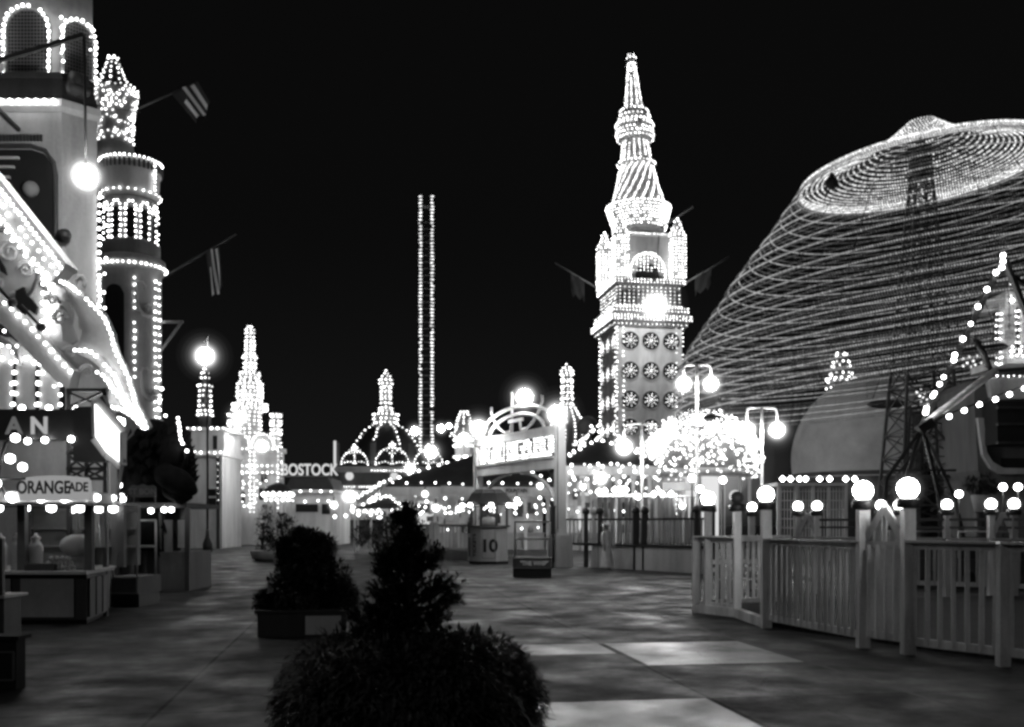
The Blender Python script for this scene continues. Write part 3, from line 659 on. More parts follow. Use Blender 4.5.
# ---- dark booth behind, with small sign
D = 25.5; a = At(150, D); x, z = a.x, a.z
t = thing('game_booth', 'unlit dark panelled booth with a bulb row, under the dragon', 'booth', a.loc)
m = MB(); m.box(x(112),x(160),.3,2.2,0,z(508)); m.build('wall', 'wood', t)
m = MB(); m.box(x(108),x(192),-.4,2.3,z(508)+.002,z(503)); m.build('roof', 'roof', t)
for px in (114,128,142,157):
    m = MB(); m.bar((x(px),.24,.2),(x(px),.24,z(512)),.08); m.build('pilaster', 'dusk', t)
m = MB(); m.box(x(160),x(190),.0,1.8,0,z(552)); m.build('counter', 'dusk', t)
m = MB(); m.bar((x(189),-.1,0),(x(189),-.1,z(508)),.12); m.build('post', 'wood', t)
m = MB(); m.box(x(170),x(180),.6,.66,z(548),z(520)); m.build('notice', 'cream', t)
m = MB(); m.box(x(159),x(168),.3,.36,z(556),z(520)); m.build('door', 'grey', t)
m = MB(True)
for px,py in ((127,486),(121,497),(129,497),(125,510),(142,511),(158,511),(171,510),(178,510)): m.bulb((x(px),-.5,z(py)), .1)
m.build('bulb_trim', 'bulbnear', t)
t = thing('small_sign', 'small wavy-edged board with faint lettering over the dark booth', 'sign', (gx(143,24.8),24.8,gz(491,24.8)))
k = 24.8/F; m = MB(); m.prism([(px*k,py*k) for px,py in ((-13,-6),(13,-6),(13,4),(10,6),(5,5),(0,7),(-5,5),(-10,6),(-13,4))], -.03, .03); m.build('board', 'dusk', t)
text('ST BON', .2, t, 'grey', (0,-.04,-.02), extrude=.006, fat=.004)
m = MB(); m.bar((-11*k,.05,-5*k),(-11*k,.05,-12*k),.05); m.bar((11*k,.05,-5*k),(11*k,.05,-12*k),.05); m.build('support', 'iron', t)
# railed weighing platforms (two of the kind)
def rail_stand(px, py_base, w, label, words_, letmat):
    D = gd(py_base); t = thing('railed_platform', label, 'platform', (gx(px,D), D, 0), -.05, 'small railed platforms with letter boards')
    m = MB(); m.box(-w/2,w/2,-.02,1.0,.0,.26); m.build('base', 'iron', t)
    m = MB(); m.box(-w/2-.02,w/2+.02,-.1,1.05,.262,.62); m.build('letter_board', 'dusk', t)
    m = MB()
    for p0,p1 in ((-w/2,w/2),): 
        m.bar((p0,-.115,.6),(p1,-.115,.6),.03); m.bar((p0,-.115,.29),(p1,-.115,.29),.03); m.bar((p0,-.115,.29),(p0,-.115,.6),.03); m.bar((p1,-.115,.29),(p1,-.115,.6),.03)
    m.build('board_trim', 'grey', t)
    for (xx,yy) in ((-w/2+.05,0),(w/2-.05,0),(-w/2+.05,.95),(w/2-.05,.95)):
        m = MB(); m.tube([(xx,yy,.62),(xx,yy,1.78)],.025,8); m.build('post','steel',t)
    for zz in (1.22,1.77):
        m = MB(); m.tube([(-w/2+.05,0,zz),(w/2-.05,0,zz)],.028,8); m.tube([(-w/2+.05,.95,zz),(w/2-.05,.95,zz)],.028,8)
        m.tube([(-w/2+.05,0,zz),(-w/2+.05,.95,zz)],.028,8); m.build('rail','steel',t)
    if words_: text(words_, .2, t, 'letterglowdim', (.08,-.12,.44), extrude=.006, fat=.004, sx=.85)
    return t
# ================================================================== MIDDLE GROUND
rail_stand(532, 577, 1.22, 'railed platform lettered THE WHIP, standing in front of the arch', '"THE WHIP"', 'board')
rail_stand(125, 607, .6, 'narrow railed platform beside the drinks stand', '', 'board')
# ---- ticket booth
D = 43.0; a = At(489, D); x, z = a.x, a.z
t = thing('ticket_booth', 'octagonal ticket booth with a dark bell roof, lettered sides and the figure 10', 'booth', a.loc)
hw = .70
def octo(m, r0, z0, r1, z1, mi=0): m.lathe([(r0,z0),(r1,z1)], n=8, mi=mi, sm=False, a0=PI/8)
zc, zw, ze = z(526), z(527), z(505)
m = MB(); octo(m, .86,.12,.86,zw); m.build('wall', 'cream', t)
m = MB(); octo(m, .9,0,.9,.119); m.build('plinth', 'void', t)
m = MB(); octo(m, .98,zw+.002,.98,zw+.07); m.build('ledge', 'dusk', t)
for j in range(8):
    aa = PI/8+j*PI/4; m = MB(); m.bar((.83*math.cos(aa),.83*math.sin(aa),zw+.07),(.83*math.cos(aa),.83*math.sin(aa),ze+.05),.1); m.build('post', 'wood', t)
m = MB(); m.lathe([(1.05,ze),(1.08,ze+.05),(.93,ze+.28),(.8,ze+.5),(.58,ze+.66),(.5,ze+.68)], n=8, sm=False, a0=PI/8); m.build('roof', 'roof', t)
m = MB(); m.lathe([(.3,zw+.08),(.32,zw+.3),(.24,zw+.42),(.05,zw+.46)], n=14); m.build('till', 'cream', t)
m = MB(True)
for aa in (-PI/2-.75,-PI/2+.1,-PI/2+.85,0.3,PI): m.bulb((1.14*math.cos(aa),1.14*math.sin(aa),ze-.02),.13)
m.build('bulb_trim', 'smallglobe', t)
yf = -.86*math.cos(PI/8)
text('10', .72, t, 'inkl', (.02,yf-.012,z(546)), extrude=.008, fat=.03)
text('TICKETS', .26, t, 'wood', (-.60,-.60,z(545)), rot=(PI/2,-PI/2,-PI/4), extrude=.006, fat=.008)
m = MB()
for p0,p1 in (((-.27,.25),(.27,.25)),((.27,.25),(.27,1.5)),((.27,1.5),(-.27,1.5)),((-.27,1.5),(-.27,.25))): m.bar((p0[0],yf-.01,p0[1]),(p1[0],yf-.01,p1[1]),.03)
m.build('panel_frame', 'grey', t)
# ---- sign arch
PL, PR = V((gx(478,46.4),46.4,0)), V((gx(560,39.5),39.5,0))
d = PR-PL; W_ = d.length; ang = math.atan2(d.y,d.x); mid = (PL+PR)/2
t = thing('sign_arch', 'tall white entrance arch with a blazing two-part bulb sign and open arched crest', 'arch', (mid.x,mid.y,0), ang)
hwA = W_/2; zt_, zb_ = 5.66, 3.92
for s_ in (-1,1):
    m = MB(); cx = s_*hwA
    m.box(cx-.17,cx+.17,-.17,.17,1.35,zt_); 
    m.box(cx-.06,cx+.06,-.2,-.171,1.5,zt_-.1); m.box(cx-.26,cx+.26,-.26,.26,1.25,1.349); m.box(cx-.24,cx+.24,-.24,.24,zt_+.001,zt_+.12)
    p_ = m.build('pillar', 'white', t)
    m = MB(); m.box(cx-.36,cx+.36,-.36,.36,0,1.249); m.build('pedestal', 'cream', p_)
    m = MB()
    for xx in (-.16,.16): m.box(cx+xx-.05,cx+xx+.05,-.375,-.361,.2,1.08); m.box(cx-.375,cx-.361,xx-.05,xx+.05,.2,1.08)
    m.build('pedestal_panel', 'void', p_)
    m = MB(); m.box(cx+.11,cx+.15,-.19,-.172,1.5,zt_-.1); m.build('groove', 'void', p_)
m = MB(); m.box(-hwA+.171,hwA-.171,-.15,.15,zt_-.38,zt_-.12); m.box(-hwA+.171,hwA-.171,-.19,.19,zt_-.12,zt_-.05); m.build('top_beam', 'white', t)
m = MB(); m.box(-hwA+.171,hwA-.171,-.15,.15,zb_-.02,zb_+.4); m.box(-hwA+.171,hwA-.171,-.2,.2,zb_+.401,zb_+.47); m.build('bottom_beam', 'white', t)
m = MB(); m.box(-hwA+.171,hwA-.171,.0,.06,zb_+.471,zt_-.381); m.build('sign_board', 'wood', t)
m = MB()
for (u0,u1) in ((-hwA+.5,-.98),(-.62,hwA-.42)):
    nz = 7; zz0, zz1 = zb_+.56, zt_-.46; nn = int((u1-u0)/.17)
    for i in range(nn+1):
        for j in range(nz):
            if rnd.random() < .06: continue
            if (i % 7 == 6) and 1 < j < 6: continue
            m.bulb((u0+(u1-u0)*i/nn, -.08, zz0+(zz1-zz0)*j/(nz-1)), .06)
m.build('sign_bulb_lettering', 'bulb', t)
m = MB()
for R_ in (hwA-.25, hwA*.66):
    pts = [(R_*math.cos(PI*i/24), 0, zt_-.05+R_*.31*math.sin(PI*i/24)) for i in range(25)]; m.tube(pts, .075, 8)
m.build('crest_arch', 'white', t)
m = MB()
for s_ in (-1,1): m.tube([(s_*.62*hwA,0,zt_+1.3),(s_*.62*hwA,0,zt_+1.05),(s_*.56*hwA,0,zt_+.72),(s_*.42*hwA,0,zt_+.3),(s_*.28*hwA,0,zt_+.06),(s_*.15*hwA,0,zt_+.06)],.055,8)
m.tube([(-.5,0,zt_),(-.42,0,zt_+.3),(-.4,0,zt_+.42)],.05,6); m.tube([(.5,0,zt_),(.42,0,zt_+.3),(.4,0,zt_+.42)],.05,6)
m.box(-.62,.62,-.06,.06,zt_+.42,zt_+.56); m.tube([(-.35,0,zt_-.05),(-.35,0,zt_+1.75)],.06,8); m.build('crest_ironwork', 'white', t)
m = MB(); pts = []
for i in range(13): q = PI/2*i/12; pts.append((-hwA+.17+3.2*(1-math.cos(q)),0,1.9+(zb_-1.95)*math.sin(q)))
m.tube(pts,.07,8); pts = [(-p[0],p[1],p[2]) for p in pts]; m.tube(pts,.07,8); m.build('under_arch', 'white', t)
arc_lamp(478.5, 428, 44.6, 6.9, 'globe arc lamp on the left pillar of the sign arch', mat='arcnear')
arc_lamp(557, 414, 37.2, 8.2, 'globe arc lamp on the right pillar of the sign arch', mat='arcnear')
arc_lamp(524.5, 397, 42.0, 7.5, 'globe arc lamp over the crest of the sign arch', (519,404), mat='arcnear')
# black lantern box beside the right pillar
t = thing('call_box', 'black upright box fixed beside the right pillar of the arch', 'box', (gx(553,39.0),39.0,1.3))
MB().box(-.09,.09,-.1,.1,0,1.05).build('case','iron',t); MB().box(-.11,.11,-.12,.12,1.051,1.1).build('lid','wood',t); MB().tube([(0,0,0),(0,0,-1.3)],.04,8).build('stem','iron',t)
# ---- picket fences
def fence_run(root, pts, ztop, zbot, gap, mat, pw=.055, post_every=None, name='picket_panel', rail=.09):
    """picket panels between consecutive points (local to root)"""
    for p, q in zip(pts, pts[1:]):
        p, q = V((p[0],p[1],0)), V((q[0],q[1],0)); L_ = (q-p).length; d = (q-p)/L_; n = V((-d.y,d.x,0))
        m = MB(); k_ = max(1,int(L_/gap))
        for i in range(k_):
            c = p+d*(L_*(i+.5)/k_+rnd.uniform(-.006,.006)); tl = rnd.gauss(0,.008); tz = rnd.uniform(-.012,.006)
            m.bar(c+V((0,0,zbot+.02)), c+d*tl+V((0,0,ztop-.03+tz)), pw*rnd.uniform(.9,1.08), .025)
        e = d*.03
        m.bar(p+e+n*.03+V((0,0,ztop)), q-e+n*.03+V((0,0,ztop)), .07, rail); m.bar(p+e-n*.03+V((0,0,ztop+.055)), q-e-n*.03+V((0,0,ztop+.055)), .15, .03)
        m.bar(p+e+n*.03+V((0,0,zbot+.05)), q-e+n*.03+V((0,0,zbot+.05)), .07, .1)
        m.build(name, mat, root)
P = [V((gx(px,D_),D_,0)) for px,D_ in ((696,19.3),(708,19.0),(737,18.3),(766,16.4),(863,13.75),(908,13.05),(1003,11.95),(1110,10.9))]
o = P[4]
t = thing('picket_fence', 'tall pale picket fence close by on the right, bulging toward the promenade', 'fence', o)
L = [p-o for p in P]
fence_run(t, [L[0],L[1],L[2]], 1.4, .12, .155, 'fencepaint')
fence_run(t, [L[3],L[4]], 1.4, .12, .165, 'fencepaint'); fence_run(t, [L[5],L[6],L[7]], 1.42, .12, .185, 'fencepaint')
back = L[0]+V((2.2,1.4,0)); fence_run(t, [back, L[0]], 1.4, .12, .155, 'fencepaint')
for i, p in enumerate(L):
    top = {0:1.45, 1:1.93, 2:1.93, 3:1.93, 4:1.9, 5:1.9, 6:1.46, 7:1.9}[i]
    m = MB(); m.bar(p, p+V((0,0,top)), .15 if i in (3,4,5) else .13)
    m.build('post', 'fencepaint', t)
m = MB(); m.bar(L[0]+V((0,-.04,.06)), L[2]+V((0,-.04,.06)), .12,.2); m.bar(L[2]+V((0,-.06,.06)), L[3]+V((0,-.06,.06)), .12,.2); m.build('kick_board', 'fencepaint', t)
gt = thing('gabled_gate', 'wide-boarded gate with a pointed gable between two globe posts of the near fence', 'gate', P[4])
d = (L[5]-L[4]); n_ = d.length; d = d/n_; m = MB()
for i in range(4): c = L[4]+d*(.16+ (n_-.32)*i/3); m.bar(c+V((0,0,.16)), c+V((0,0,1.42)), .13,.03)
m.bar(L[4]+d*.09+V((0,.03,1.42)), L[5]-d*.09+V((0,.03,1.42)), .06,.09); m.bar(L[4]+d*.09+V((0,.03,.2)), L[5]-d*.09+V((0,.03,.2)), .06,.1); m.build('leaf', 'fencepaint', gt)
m = MB(); pk = (L[4]+L[5])/2+V((0,0,1.92)); m.bar(L[4]+d*.08+V((0,0,1.5)), pk, .05,.11); m.bar(L[5]-d*.08+V((0,0,1.5)), pk+V((0,.01,0)), .05,.11)
for i in range(3): c = L[4]+d*(n_*(.32+.18*i)); m.bar(c+V((0,.03,1.46)), c+V((0,.03,1.62+ (.2 if i==1 else 0))), .08,.03)
m.build('gable', 'fencepaint', gt)
def globe_lamp(loc, r, label, hz=True, mat='globe', unlit=False):
    t = thing('globe_lamp', label, 'lamp', loc, 0, 'opal globe lamps on fence posts')
    MB().sphere((0,0,.13+r*.95), r, 20, 14).build('globe', 'wood' if unlit else mat, t)
    m = MB(); m.lathe([(.13,0),(.15,.02),(.15,.11),(.13,.13),(.07,.15),(.075,.17)], n=16); m.build('base', 'iron', t)
    if hz and not unlit: halation(t, (0,0,.13+r*.95), r*.98, .55)
    return t
for i, r_, lab in ((1,.125,'opal globe lamp on the corner post at the left end of the near picket fence'),(3,.125,'opal globe lamp on the post right of the near fence opening'),(4,.13,'opal globe lamp on the left post of the gabled gate'),(5,.135,'biggest opal globe lamp, on the right post of the gabled gate')):
    globe_lamp((P[i].x,P[i].y,1.935 if i in (1,3) else 1.905), r_, lab)
globe_lamp((P[2].x,P[2].y,1.935), .12, 'dark unlit globe lamp on the post left of the near fence opening', unlit=True)
globe_lamp((P[7].x,P[7].y,1.905), .13, 'opal globe lamp on a fence post beyond the right edge')
# timber deck behind the near fence and things on it
m = MB(); dk = [L[0]+V((.1,.2,0)),L[2]+V((.1,.2,0)),L[3]+V((.1,.1,0)),L[7]+V((.2,.1,0)),L[7]+V((9,4,0)),L[0]+V((14,5,0))]
k_ = len(dk); m.add([(p.x,p.y,.004) for p in dk]+[(p.x,p.y,.14) for p in dk],[tuple(range(k_))[::-1],tuple(range(k_,2*k_))]+[(i,(i+1)%k_,(i+1)%k_+k_,i+k_) for i in range(k_)])
q = m.build('timber_deck', 'deck', kind='structure'); q.location = o
bn = thing('slatted_bench', 'low slatted bench seen through the near fence opening', 'bench', (gx(752,20.6),20.6,.14), .4)
m = MB(); [m.bar((-.8,y_,.43),(.8,y_,.43),.09,.03) for y_ in (-.15,-.03,.09)]; m.build('seat','fencepaint',bn)
m = MB(); [m.bar((-.8,.22,z_),(.8,.24,z_),.03,.09) for z_ in (.62,.78)]; m.build('backrest','fencepaint',bn)
for xx in (-.65,.65):
    m = MB(); m.bar((xx,-.16,0),(xx,-.16,.41),.05); m.bar((xx,.18,0),(xx,.24,.84),.05); m.build('leg','iron',bn)
# second fence, behind
D2 = 24.0
Q = [V((gx(px,dd),dd,0)) for px,dd in ((735,26.5),(752,26),(798,24.8),(817,24.4),(881,23.4),(899,23.2),(947,22.6),(991,22),(1014,21.8),(1080,21))]
o = Q[3]; L2 = [p-o for p in Q]
t = thing('deck_fence', 'darker inner picket fence with pointed gables, behind the near fence', 'fence', o)
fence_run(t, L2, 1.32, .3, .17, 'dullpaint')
for i, p in enumerate(L2):
    m = MB(); m.bar(p, p+V((0,0,1.9 if i != 0 else 1.4)), .13); m.build('post', 'fencepaint' if i in (3,5,7) else 'dullpaint', t)
for i in (2,4,7):
    m = MB(); c = (L2[i]+L2[i+1])/2; m.bar(L2[i]+V((0,-.02,1.4)), c+V((0,-.02,1.95)), .05,.1); m.bar(L2[i+1]+V((0,-.02,1.4)), c+V((0,-.01,1.95)), .05,.1); m.build('gable', 'dullpaint', t)
m = MB(); m.bar(L2[3]+V((0,0,1.8)), L2[9]+V((0,0,1.8)),.06,.06); m.bar(L2[3]+V((0,0,1.62)), L2[9]+V((0,0,1.62)),.05,.05); m.build('high_rail','iron',t)
labs = {1:'globe lamp on the inner fence just right of the near fence opening',2:'left globe of the pair on the inner fence gable, between opening and gate',3:'right globe of the pair on the inner fence gable, between opening and gate',4:'small globe lamp low behind the left gate lamp',5:'globe lamp behind the gabled gate between its two lamps',6:'globe lamp on the inner fence right of the gate, alone',7:'left globe of the pair on the rightmost inner gable',8:'right globe of the pair on the rightmost inner gable'}
for i in labs:
    globe_lamp((Q[i].x,Q[i].y,1.9), .115, labs[i], mat='smallglobe', hz=True)
# wooden mock-ups on the deck: dark carriage-like bench rows
for px,dd,w_,lab in ((905,28,1.7,'left dark bench-car parked on the deck behind the gate'),(985,27,2.2,'right dark bench-car parked on the deck near the picture edge')):
    t = thing('bench_car', lab, 'ride car', (gx(px,dd),dd,0), .15, 'dark bench cars on the deck')
    MB().box(-w_/2,w_/2,-.5,.5,.2,.75).build('body','wood',t)
    m = MB(); m.box(-w_/2,w_/2,.35,.5,.751,1.35); m.box(-w_/2,w_/2,-.08,.04,.751,1.2); m.build('backrest','wood',t)
    for xx in (-w_/2+.3,w_/2-.3):
        m = MB(); m.tube([(xx,-.55,.22),(xx,.55,.22)],.21,14); m.build('wheel','iron',t)
    m = MB(); m.tube([(-w_/2,-.5,.8),(-w_/2,-.5,1.5),(w_/2,-.5,1.5),(w_/2,-.5,.8)],.03,6); m.build('hand_rail','steel',t)
# ---- far fence on a low wall, right of the arch
D = 37.5
pts = [V((gx(px,dd),dd,0)) for px,dd in ((562,40.5),(586,39.5),(594,39.2),(600,39),(636,37.3),(645,37),(697,34.5),(712,33.8))]
o = pts[4]; L3 = [p-o for p in pts]
t = thing('wall_fence', 'distant balustrade with dark posts on a pale low wall, right of the arch', 'fence', o)
m = MB()
for p,q in zip(L3[2:],L3[3:]): m.bar(p+V((0,0,.42)),q+V((0,0,.42)),.22,.84)
m.build('low_wall','cream',t)
m = MB()
for p,q in zip(L3,L3[1:]): m.bar(p+V((0,-.02,.9)),q+V((0,-.02,.9)),.28,.1)
m.build('coping','iron',t)
for p,q in zip(L3,L3[1:]):
    n_ = (q-p).length; m = MB(); d=(q-p)/n_; k_ = int(n_/.2)
    for i in range(1,k_): m.lathe([(.035,.95),(.05,1.1),(.03,1.3),(.03,1.6),(.04,1.84)], c=(p+d*(n_*i/k_))[:2], n=6)
    m.build('baluster_panel','cream',t)
    m = MB(); m.bar(p+V((0,0,1.88)),q+V((0,0,1.88)),.12,.07); m.build('hand_rail','iron',t)
for i,p in enumerate(L3):
    m = MB(); m.bar(p,p+V((0,0,2.08)),.24 if i in (4,5) else .18); m.lathe([(.1,2.08),(.16,2.14),(.14,2.28),(.02,2.36)],c=p[:2],n=8); m.build('post','iron' if i not in (2,) else 'cream',t)
# left of booth
pts = [V((gx(px,dd),dd,0)) for px,dd in ((398,50),(413,49.5),(432,49),(437,48.9),(470,48),(476,47.8))]
o = pts[2]; L4 = [p-o for p in pts]
t = thing('short_fence', 'dim distant fence with vertical balusters, left of the ticket booth', 'fence', o)
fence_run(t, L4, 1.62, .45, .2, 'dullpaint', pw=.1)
for i,p in enumerate(L4):
    m = MB(); m.bar(p,p+V((0,0,1.8)),.24); m.build('post','dullpaint' if i not in (1,4) else 'iron',t)
m = MB(); m.bar(L4[0]+V((0,-.1,.2)),L4[5]+V((0,-.1,.2)),.16,.38); m.build('kick_board','dusk',t)
# ---- plants in the middle of the promenade
def leaf_quad(m, p, d, ln, wd, up=V((0,0,1))):
    d = d.normalized(); s_ = d.cross(up)
    if s_.length < 1e-3: s_ = V((1,0,0))
    s_.normalize(); nrm = s_.cross(d)
    a0 = p; a1 = p+d*ln*.45+s_*wd*.5+nrm*wd*.12; a2 = p+d*ln; a3 = p+d*ln*.45-s_*wd*.5+nrm*wd*.12
    m.add([a0,a1,a2,a3],[(0,1,2),(0,2,3)])
def rdir(): 
    while True:
        v = V((rnd.uniform(-1,1),rnd.uniform(-1,1),rnd.uniform(-1,1)))
        if .1 < v.length < 1: return v.normalized()
def clump(m, c, r, n, ln, wd, droop=.2, sc=(1,1,1)):
    for _ in range(n):
        v = rdir(); rr = r*rnd.uniform(.45,1.0)
        p = V(c)+V((v.x*rr*sc[0], v.y*rr*sc[1], v.z*rr*sc[2]))
        leaf_quad(m, p, v*.8+rdir()*.7+V((0,0,-droop)), ln*rnd.uniform(.6,1.3), wd*rnd.uniform(.7,1.2))
D = 7.5; a = At(408, D); x, z = a.x, a.z
t = thing('bedding_mound', 'broad dark dome of drooping leaves filling the bottom of the picture', 'shrub', (a.loc[0], D, 0))
m = MB(); m.lathe([(.84,0),(.88,.02),(.88,.22),(.84,.26),(.7,.26)], n=40); m.build('planter', 'dusk', t)
m = MB()
for _ in range(8500):
    th = rnd.uniform(0,2*PI); el = math.asin(rnd.random()**.9); pw = lambda v, e: math.copysign(abs(v)**e, v)
    rr = rnd.uniform(.93,1.02)*(1+.03*math.sin(th*5)+.03*math.sin(th*9+el*6)); ce, se = pw(math.cos(el),.62), pw(math.sin(el),.62)
    p = V((1.0*rr*ce*math.cos(th), 1.0*rr*ce*math.sin(th), .12+.75*rr*se))
    out = V((math.cos(th)*math.cos(el), math.sin(th)*math.cos(el), math.sin(el)))
    leaf_quad(m, p, out*.7+rdir()*.45+V((0,0,-.65)), rnd.uniform(.06,.115), rnd.uniform(.022,.04))
for _ in range(2500):
    v = rdir(); p = V((v.x*.95,v.y*.95,.2+abs(v.z)*.6)); leaf_quad(m,p,rdir(),.12,.05)
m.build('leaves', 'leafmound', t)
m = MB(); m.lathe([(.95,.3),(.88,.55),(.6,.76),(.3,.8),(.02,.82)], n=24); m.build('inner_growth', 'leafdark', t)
t = thing('conifer_shrub', 'ragged upright conifer rising out of the dark leafy mound', 'tree', (a.loc[0], D+.15, 0))
m = MB(); m.tube([(0,0,.3),(.02,0,.9),(-.02,.01,1.3),(-.04,0,1.75)],[.05,.04,.025,.01],8); m.build('trunk','bark',t)
prof = [(.42,.3),(.83,.40),(1.0,.44),(1.13,.42),(1.25,.33),(1.34,.25),(1.45,.22),(1.56,.19),(1.66,.12),(1.76,.05),(1.8,.03)]
def width(h):
    for (h0,w0),(h1,w1) in zip(prof,prof[1:]):
        if h0 <= h <= h1: return w0+(w1-w0)*(h-h0)/(h1-h0)
    return .03
m = MB(); br = MB()
def spray(p0, dr, ln):
    for k_ in range(9):
        p = p0+dr*ln*k_/8
        for _ in range(2): leaf_quad(m, p, dr*.8+rdir()*.75, rnd.uniform(.028,.05), rnd.uniform(.012,.02))
for b_ in range(140):
    h = .45+1.33*(rnd.random()**.8); th = rnd.uniform(0,2*PI); w_ = width(h)*rnd.choice((.5,.75,.95,1.1,1.2,1.5))
    d = V((math.cos(th),math.sin(th)*.8,rnd.uniform(.35,.95))).normalized(); p0 = V((-.02,0,max(.4,h-w_*.5))); p1 = p0+V((d.x,d.y,d.z*.75))*w_
    br.tube([p0,p0.lerp(p1,.6)-V((0,0,.01)),p1],[.012,.008,.004],5)
    for _ in range(int(8+w_*34)):
        f = rnd.uniform(.3,1.0); c_ = p0.lerp(p1,f)+rdir()*.05*(1.25-f); spray(c_, (d+rdir()*.65).normalized(), rnd.uniform(.05,.11))
for _ in range(14): spray(V((-.03+rnd.uniform(-.03,.03),rnd.uniform(-.03,.03),rnd.uniform(1.6,1.74))), V((rnd.uniform(-.4,.4),0,1)).normalized(), .09)
m.build('crown','leaf',t); br.build('branch','bark',t)
# second planter
D = 15.6; a = At(305, D); x, z = a.x, a.z
t = thing('boxed_bush', 'rounded dark bush in a low square box with one pale end, left of the conifer', 'shrub', (a.loc[0],D,0), .12)
m = MB(); m.box(-.66,.66,-.5,.5,0,.36); m.box(-.69,.69,-.53,.53,.361,.4); m.build('planter_box','wood',t)
m = MB(); m.box(.05,.58,-.522,-.502,.03,.31); m.build('pale_panel','cream',t)
m = MB()
for px,py,rp in ((300,590,32),(325,585,30),(285,595,22),(310,565,26),(292,560,18),(330,600,28),(268,602,13),(312,545,16),(300,538,10),(345,602,16),(322,548,14),(285,548,10)):
    clump(m, (x(px),rnd.uniform(-.2,.2),z(py)), rp*a.k*.95, int(rp*70), .1, .045)
m.build('crown','leafdark',t)
m = MB(); m.tube([(0,0,.4),(.05,0,.9),(0,0,1.3)],[.06,.05,.02],7); m.build('trunk','bark',t)
D = 46.0; a = At(283, D); x, z = a.x, a.z
t = thing('potted_shrub', 'distant dark shrub in a pale boat-shaped planter, near the castle front', 'shrub', (a.loc[0],D,0))
m = MB(); m.lathe([(.7,0),(.95,.1),(1.05,.45),(.98,.48),(.9,.45)], c=(-.45,0), n=24); m.build('planter','cream',t)
m = MB()
for px,py,rp in ((278,536,12),(288,528,11),(272,545,9),(293,540,10),(282,520,8),(300,537,7),(266,536,6)): clump(m,(x(px),rnd.uniform(-.3,.3),z(py)),rp*a.k,int(rp*22),.2,.08)
m.build('crown','leafdark',t); m = MB(); m.tube([(-.1,0,.45),(0,0,1.4)],[.09,.05],6); m.build('trunk','bark',t)
D = 56.0; a = At(262, D); x, z = a.x, a.z
t = thing('slim_shrub', 'narrow dark shrub standing against the lit castle front', 'shrub', (a.loc[0],D,0))
m = MB()
for px,py,rp in ((264,522,8),(262,532,8),(266,512,7),(261,544,8)): clump(m,(x(px),rnd.uniform(-.3,.3),z(py)),rp*a.k,int(rp*24),.2,.08)
m.build('crown','leafdark',t); m = MB(); m.tube([(0,0,0),(0.1,0,1.8)],[.09,.05],6); m.build('trunk','bark',t)
D = 58.0; a = At(400, D); x, z = a.x, a.z
t = thing('spreading_shrub', 'wide low dark shrub behind the top of the conifer', 'shrub', (a.loc[0],D,0))
m = MB()
for px,py,rp in ((372,528,12),(390,522,12),(405,528,14),(420,530,11),(380,536,12),(400,540,13),(360,536,9)): clump(m,(x(px),rnd.uniform(-.5,.5),z(py)),rp*a.k,int(rp*22),.25,.1)
m.build('crown','leafdark',t); m = MB(); m.tube([(0,0,0),(0.1,0,1.2)],[.12,.05],6); m.build('trunk','bark',t)
# ---- one person by the far wall
D = 38.0; a = At(607, D)
t = thing('person', 'person in a long pale coat and hat by the low wall', 'person', (gx(607,37.2),37.2,0), .5)
def body_mesh(scale=1.0):
    m = MB()
    secs = [(.93,.15,.10),(1.05,.135,.10),(1.2,.16,.11),(1.34,.17,.105),(1.42,.13,.085),(1.46,.065,.06),(1.52,.055,.055)]
    def loft(secs, c=(0,0), n=16):
        vs=[]; fs=[]
        for zz,rx,ry in secs:
            for j in range(n): q=2*PI*j/n; vs.append((c[0]+rx*math.cos(q),c[1]+ry*math.sin(q),zz))
        for i in range(len(secs)-1):
            for j in range(n): fs.append((i*n+j,i*n+(j+1)%n,(i+1)*n+(j+1)%n,(i+1)*n+j))
        fs += [tuple(range(n))[::-1], tuple(range((len(secs)-1)*n,len(secs)*n))]
        m.add(vs,fs,0,True)
    head=[(1.47,.03,.04),(1.5,.055,.07),(1.55,.07,.085),(1.61,.075,.092),(1.66,.07,.085),(1.69,.045,.055),(1.705,.01,.012)]
    loft(secs+head[1:])
    m.add([(-.015,-.085,1.575),(.015,-.085,1.575),(0,-.115,1.57),(0,-.085,1.61)],[(0,1,2),(0,2,3),(1,3,2)])   # nose
    for s_ in (-1,1):
        m.sphere((s_*.03,-.083,1.605),.01,8,6); m.sphere((s_*.075,0,1.59),.022,8,6,sc=(.4,1,1.4))
        m.tube([(s_*.15,0,1.38),(s_*.2,.0,1.22),(s_*.225,-.02,1.1),(s_*.22,-.07,.95),(s_*.21,-.1,.85)],[.06,.05,.042,.036,.026],10)
        m.sphere((s_*.21,-.115,.80),.035,8,6,sc=(.6,.9,1.2))
        for f in range(4): m.tube([(s_*.21,-.09-.016*f,.78),(s_*.205,-.095-.018*f,.73),(s_*.19,-.1-.018*f,.70)],[.009,.008,.006],5)
        m.tube([(s_*.205,-.14,.81),(s_*.185,-.16,.77)],[.011,.008],5)
        m.tube([(s_*.08,.01,.95),(s_*.085,0,.5),(s_*.08,.02,.08)],[.085,.055,.04],10)
        m.tube([(s_*.08,.05,.04),(s_*.085,-.08,.035),(s_*.09,-.17,.025)],[.04,.042,.025],8)
    m.tube([(-.022,-.083,1.535),(.022,-.083,1.535)],.006,5)
    return m
body_mesh().build('body','skin',t)
m = MB()
